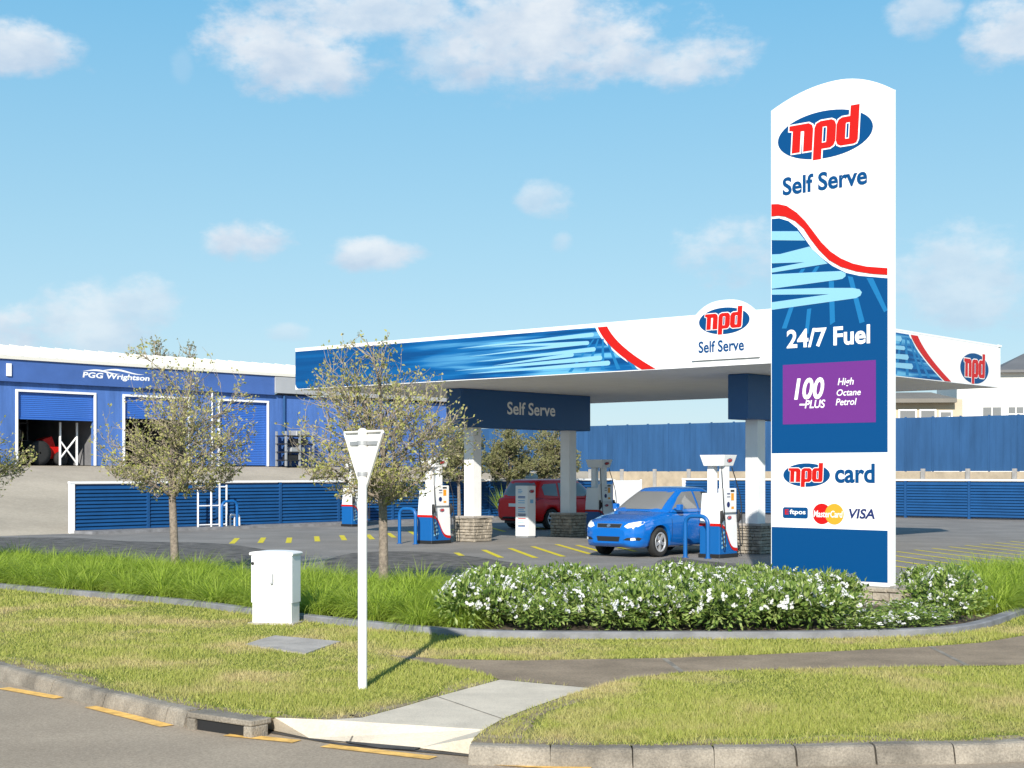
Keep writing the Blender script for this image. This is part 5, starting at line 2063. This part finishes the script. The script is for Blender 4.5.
    # leaders
    for k in range(3):
        d = Vector((rng.uniform(-.38, .38), rng.uniform(-.38, .38), 1))
        limb(top, d, (H - fork) * (.80 if k == 0 else rng.uniform(.55, .72)), tr * .6, 0)
    cw.add(lv, lf, 1)
    return tk, cw


def tree(name, label, loc, rz, seed, group=None, leafm='greenleaf', **kw):
    t = thing(name, label, 'tree', loc, rz, group)
    tk, cw = tree_mesh(seed, **kw)
    tk.build('trunk', M['bark'], t)
    cw.build('crown', [M['twig'], M[leafm]], t)
    return t


tree('young_tree', 'young tree with sparse new leaves in the grasses left of the utility cabinet', G(175, 579), 0.4, 21, H=4.75, fork=1.75, rad=1.68, nl=10, twn=9, leaves=.65, leaf=.047)
tree('young_tree', 'young tree with a wide twiggy crown behind the triangular road sign', G(384, 597), 1.9, 33, H=4.45, fork=1.72, rad=1.8, nl=9, leaves=.62, twn=11, leaf=.047)
tree('young_tree', 'young tree cut off by the left edge of the photo', G(-42, 572), 1.0, 47, H=4.5, fork=1.6, rad=1.75, nl=8, leaves=.8, twn=10)
dt = tree('background_tree', 'small olive tree behind the red car, middle of the three by the rear fence', S(-26.0, 20.6), .3, 5, None, 'farleaf', H=4.35, fork=1.8, rad=1.5, nl=7, leaf=.065, leaves=2.0, tr=.07)
dup(dt, S(-26.0, 17.4), 2.2, 'small olive tree seen between the young tree and the near stone column', scale=1.0)
dup(dt, S(-26.0, 23.8), 4.0, 'small olive tree behind the farther header column, by the tall blue fence', scale=1.02)
bt_ = tree('bare_tree', 'bare tree top showing above the workshop roof, wider and denser', at(152, 128, 2.4), 0, 61, None, 'farleaf', H=11.6, fork=4.0, rad=3.4, nl=6, leaves=.5, leaf=.16, tr=.2, tws=5.0)
dup(bt_, at(186, 135, 2.4), 2.0, 'bare tree top above the workshop roof, thinner and farther right', scale=(.8, .8, 1.03))


# low dark hedge behind the olive trees
def bush(seed, r, h, n, leaf):
    rng = random.Random(seed)
    g_ = MB()
    v, f = [], []
    for k in range(n):
        a, q = rng.uniform(0, 2 * PI), rng.uniform(-.1, 1)
        s = (1 - max(q, 0) ** 2.2) ** .5
        rr_ = r * s * (rng.uniform(.55, 1.05))
        p = Vector((rr_ * math.cos(a), rr_ * math.sin(a), max(.02, h * q * rng.uniform(.85, 1.05))))
        d = Vector((rng.gauss(0, 1), rng.gauss(0, 1), rng.gauss(.3, .8))).normalized()
        sd_ = d.orthogonal().normalized()
        L = leaf * rng.uniform(.6, 1.3)
        o = len(v)
        v += [tuple(p), tuple(p + d * L * .5 + sd_ * L * .3), tuple(p + d * L), tuple(p + d * L * .5 - sd_ * L * .3)]
        f.append((o, o + 1, o + 2, o + 3))
    g_.add(v, f)
    return g_


hb = bush(4, 1.1, 1.0, 1400, .16).build('hedge_bush', M['hedge'])
hb.location = S(-33, 25, yardz(-33))
tag(hb, 'low dark hedge bush on the gravel yard behind the olive trees', 'shrub', 'dark hedge bushes on the gravel yard')
for k in range(7):
    x = -33 - .3 * (k % 2)
    dup(hb, S(x, 26.6 + k * 1.5, yardz(x)), k * 1.3, scale=(1, 1, .8 + .1 * (k % 3)))

# flax clumps in front of the fence


def blades(seed, n, h, spread, w, droop=1.0, seg=4, tmin=.05):
    rng = random.Random(seed)
    v, f = [], []
    for k in range(n):
        a = rng.uniform(0, 2 * PI)
        r0 = rng.uniform(0, .16) * spread
        p = Vector((r0 * math.cos(a), r0 * math.sin(a), 0))
        a += rng.gauss(0, .35)
        out = Vector((math.cos(a), math.sin(a), 0))
        L = h * rng.uniform(.65, 1.15)
        tilt = rng.uniform(tmin, .75 + tmin) ** .8
        bend = rng.uniform(.25, 1.05) * droop
        side = Vector((-math.sin(a), math.cos(a), 0))
        side = (side + Vector((0, 0, rng.gauss(0, .25)))).normalized()
        o = len(v)
        ww = w * rng.uniform(.7, 1.3)
        ang = tilt * .7
        for i in range(seg + 1):
            t = i / seg
            v += [tuple(p - side * ww * (1 - t ** 1.6) * .5), tuple(p + side * ww * (1 - t ** 1.6) * .5)] if i < seg else [tuple(p)]
            ang += bend / seg * (.5 + t)
            p = p + (out * math.sin(ang) + Vector((0, 0, math.cos(ang)))) * (L / seg)
        for i in range(seg - 1):
            f.append((o + 2 * i, o + 2 * i + 1, o + 2 * i + 3, o + 2 * i + 2))
        f.append((o + 2 * seg - 2, o + 2 * seg - 1, o + 2 * seg))
    return v, f


g = MB()
g.add(*blades(9, 70, 1.5, 1.0, .06, .5))
fx = g.build('flax_plant', M['grass'])
fx.location = S(-25.3, 19.6, .05)
tag(fx, 'spiky green flax by the louvre fence, left of the payment terminal', 'plant')
dup(fx, S(-25.3, 21.6, .05), 1.5, 'spiky green flax by the fence just behind the red car', scale=.9)

# ornamental grasses and flowering shrubs in the garden bed
rng = random.Random(77)
gvar = []
for k in range(4):
    g = MB()
    g.add(*blades(100 + k, 430, .70, 1.3, .011, 2.5, 5, .35))
    o = g.build('grass_tussock', M['grass'])
    gvar.append(o)


def shrub_mesh(seed, r=.47, h=.56, n=880, fl=38):
    rg_ = random.Random(seed)
    lv, lf, pv, pf_ = [], [], [], []
    lobes = [(Vector((0, 0, h * .5)), 1.0)] + [(Vector((rg_.uniform(-.26, .26), rg_.uniform(-.26, .26), h * rg_.uniform(.42, .7))), rg_.uniform(.5, .75)) for _ in range(5)]
    for k in range(n):
        c, s = rg_.choice(lobes)
        d = Vector((rg_.gauss(0, 1), rg_.gauss(0, 1), rg_.gauss(.25, .8))).normalized()
        q = c + Vector((d.x * r * s, d.y * r * s, d.z * h * .5 * s)) * rg_.uniform(.55, 1.03)
        q.z = max(.03, q.z)
        L = rg_.uniform(.055, .10)
        ax = (d + Vector((rg_.gauss(0, .55), rg_.gauss(0, .55), rg_.gauss(.25, .45)))).normalized()
        sd_ = ax.cross(Vector((rg_.gauss(0, 1), rg_.gauss(0, 1), rg_.gauss(0, 1)))).normalized()
        up = ax.cross(sd_)
        o = len(lv)
        w = L * .22
        lv += [tuple(q), tuple(q + ax * L * .5 + sd_ * w + up * w * .35), tuple(q + ax * L), tuple(q + ax * L * .5 - sd_ * w + up * w * .35), tuple(q + ax * L * .52)]
        lf += [(o, o + 1, o + 2, o + 4), (o, o + 4, o + 2, o + 3)]
    for k in range(fl):
        c, s = rg_.choice(lobes)
        d = Vector((rg_.gauss(0, 1), rg_.gauss(0, 1), abs(rg_.gauss(.35, .6)))).normalized()
        q = c + Vector((d.x * r * s, d.y * r * s, d.z * h * .52 * s)) * rg_.uniform(1.0, 1.1)
        if q.z < .06:
            continue
        x = d.orthogonal().normalized()
        y = d.cross(x)
        for m in range(rg_.randint(4, 7)):
            cc = q + (x * rg_.gauss(0, .017) + y * rg_.gauss(0, .017) + d * rg_.gauss(0, .010))
            R0 = rg_.uniform(.012, .020)
            a0 = rg_.uniform(0, 6)
            o = len(pv)
            pv.append(tuple(cc))
            for j in range(5):
                a = a0 + 2 * PI * j / 5
                for (da, rr_, hh) in ((-.5, .75, .25), (0, 1.15, .4), (.5, .75, .25)):
                    pv.append(tuple(cc + (x * math.cos(a + da) + y * math.sin(a + da)) * R0 * rr_ + d * R0 * hh))
            for j in range(5):
                b = o + 1 + 3 * j
                pf_ += [(o, b, b + 1, b + 2)]
    return lv, lf, pv, pf_


svar = []
for k in range(4):
    lv, lf, pv, pf_ = shrub_mesh(300 + k)
    g = MB()
    g.add(lv, lf, 0)
    g.add(pv, pf_, 1)
    t = g.build('flowering_shrub', [M['shrub'], M['petal']])
    tag(t, 'green shrub covered in small white flowers in the corner bed', 'shrub', 'white flowering shrubs in the corner bed')
    svar.append(t)

bpoly = [(p.x, p.y) for p in bed_poly]
used_g, used_s = 0, 0
spots_g, spots_s = [], []
cand = []
y = 15.0
while y < 46:
    x = -22.0
    while x < 22:
        cand.append((x, y))
        x += .05
    y += .05
rng.shuffle(cand)
cx_ = np.array([c[0] for c in cand])
cy_ = np.array([c[1] for c in cand])
ok = inpoly(cx_, cy_, bpoly)
gxy = np.array([(p.x, p.y) for p in gard] )
bin_ = []
for i in range(len(bed_in) - 1):
    for k in range(60):
        bin_.append(bed_in[i].lerp(bed_in[i + 1], k / 60))
bxy = np.array([(p.x, p.y) for p in bin_])


def mind(px, py, arr):
    return np.sqrt(((arr - np.array([px, py])) ** 2).sum(1)).min()


gfine = []
for i in range(len(gard) - 1):
    for k in range(12):
        q = gard[i].lerp(gard[i + 1], k / 12)
        gfine.append((q.x, q.y))
gfine = np.array(gfine)
trees_xy = [(G(175, 579).x, G(175, 579).y), (G(384, 597).x, G(384, 597).y)]
for (x, y), k in zip(cand, ok):
    if not k or y < 16:
        continue
    ppx = 512 + F * x / y
    if ppx < -70 or ppx > 1100:
        continue
    sx, sy = site_of((x, y))
    if 4.45 < sx < 7.75 and -8.7 < sy < -7.3:
        continue
    is_shrub = 464 + (y - 18.5) * 4 < ppx < 975 - (y - 19) * 9 and sy < -3.5
    if is_shrub and 838 < ppx < 918 and y > 19.9:
        continue
    m = .27 if is_shrub else .16
    arr = spots_s if is_shrub else spots_g
    if (is_shrub and len(arr) > 110) or (not is_shrub and len(arr) > 260):
        continue
    dmin = .46 if is_shrub else .40
    if any((x - a) ** 2 + (y - b) ** 2 < dmin ** 2 for a, b in arr):
        continue
    if not is_shrub and any((x - a) ** 2 + (y - b) ** 2 < .25 for a, b in spots_s):
        continue
    if any((x - a) ** 2 + (y - b) ** 2 < .04 for a, b in trees_xy):
        continue
    if mind(x, y, gfine) < m or mind(x, y, bxy) < m * .8:
        continue
    arr.append((x, y))
for i, (x, y) in enumerate(spots_g):
    left = x < 3
    lab = 'bright green grass tussock in the long left garden bed' if left else 'bright green grass tussock in the bed at the right edge'
    grp = 'grass tussocks in the left bed' if left else 'grass tussocks in the right bed'
    src = gvar[i % 4]
    if i < 4:
        o = src
    else:
        o = src.copy()
        COL.objects.link(o)
    o.location = (x, y, .02)
    o.rotation_euler = (0, 0, rng.uniform(0, 6.28))
    s = rng.uniform(.85, 1.12)
    o.scale = (s, s, s * rng.uniform(.9, 1.1))
    tag(o, lab, 'grass', grp)
for i, (x, y) in enumerate(spots_s):
    s = rng.uniform(.88, 1.12)
    # lower in front of the pylon so its stone plinth shows
    if i < 4:
        o = svar[i]
        o.location = (x, y, .02)
        o.rotation_euler = (0, 0, rng.uniform(0, 6.28))
    else:
        o = dup(svar[i % 4], (x, y, .02), rng.uniform(0, 6.28))
    px_here = 512 + F * x / y
    k = .5 if (832 < px_here < 925) else rng.choice((.85, 1, 1.1))
    o.scale = (s, s, s * k * rng.uniform(.92, 1.06))

# ------------------------------------------------------------------ lawn blades
nr = np.random.default_rng(5)
N = 600000
px = nr.uniform(-260, 1320, N)
py = nr.uniform(585, 772, N)
d = F * EYE / (py - HY)
X = (px - 512) / F * d
keep = inpoly(X, d, [(p.x, p.y) for p in lawn_poly])
for ex_ in (pw, pd):
    keep &= ~inpoly(X, d, [(p.x, p.y) for p in ex_])
X, Y = X[keep], d[keep]
kill = np.zeros(len(X), bool)
for i0 in range(0, len(X), 20000):
    sl = slice(i0, i0 + 20000)
    dm = np.full(len(X[sl]), 9.0)
    for j0 in range(0, len(es_xy), 400):
        e_ = es_xy[j0:j0 + 400]
        dm = np.minimum(dm, ((X[sl, None] - e_[None, :, 0]) ** 2 + (Y[sl, None] - e_[None, :, 1]) ** 2).min(1))
    kill[sl] = dm < .085 ** 2
kill &= nr.uniform(0, 1, len(X)) < .72
X, Y = X[~kill], Y[~kill]
N = len(X)
# thin patches
wv = np.sin(X * 1.7 + Y * .9) + np.sin(X * .8 - Y * 1.6 + 1) + np.sin(X * 3.1 + Y * 2.3 + 2) * .5
h = nr.uniform(.022, .050, N) * (1 + .18 * wv)
ang = nr.uniform(0, 2 * PI, N)
ln = nr.uniform(.0, .05, N)
la = nr.uniform(0, 2 * PI, N)
wd = .0045 * (Y / 13)
V = np.empty((N, 3, 3))
V[:, 0] = np.stack([X - np.cos(ang) * wd, Y - np.sin(ang) * wd, np.full(N, -.004)], 1)
V[:, 1] = np.stack([X + np.cos(ang) * wd, Y + np.sin(ang) * wd, np.full(N, -.004)], 1)
V[:, 2] = np.stack([X + np.cos(la) * ln, Y + np.sin(la) * ln, h], 1)
me = bpy.data.meshes.new('lawn_grass')
me.vertices.add(N * 3)
me.vertices.foreach_set('co', V.reshape(-1))
me.loops.add(N * 3)
me.loops.foreach_set('vertex_index', np.arange(N * 3, dtype=np.int32))
me.polygons.add(N)
me.polygons.foreach_set('loop_start', np.arange(0, N * 3, 3, dtype=np.int32))
me.materials.append(M['blade'])
me.update(calc_edges=True)
o = bpy.data.objects.new('lawn_grass', me)
COL.objects.link(o)
stuff(o, 'short mown lawn with dry straw patches between road and garden', 'grass')
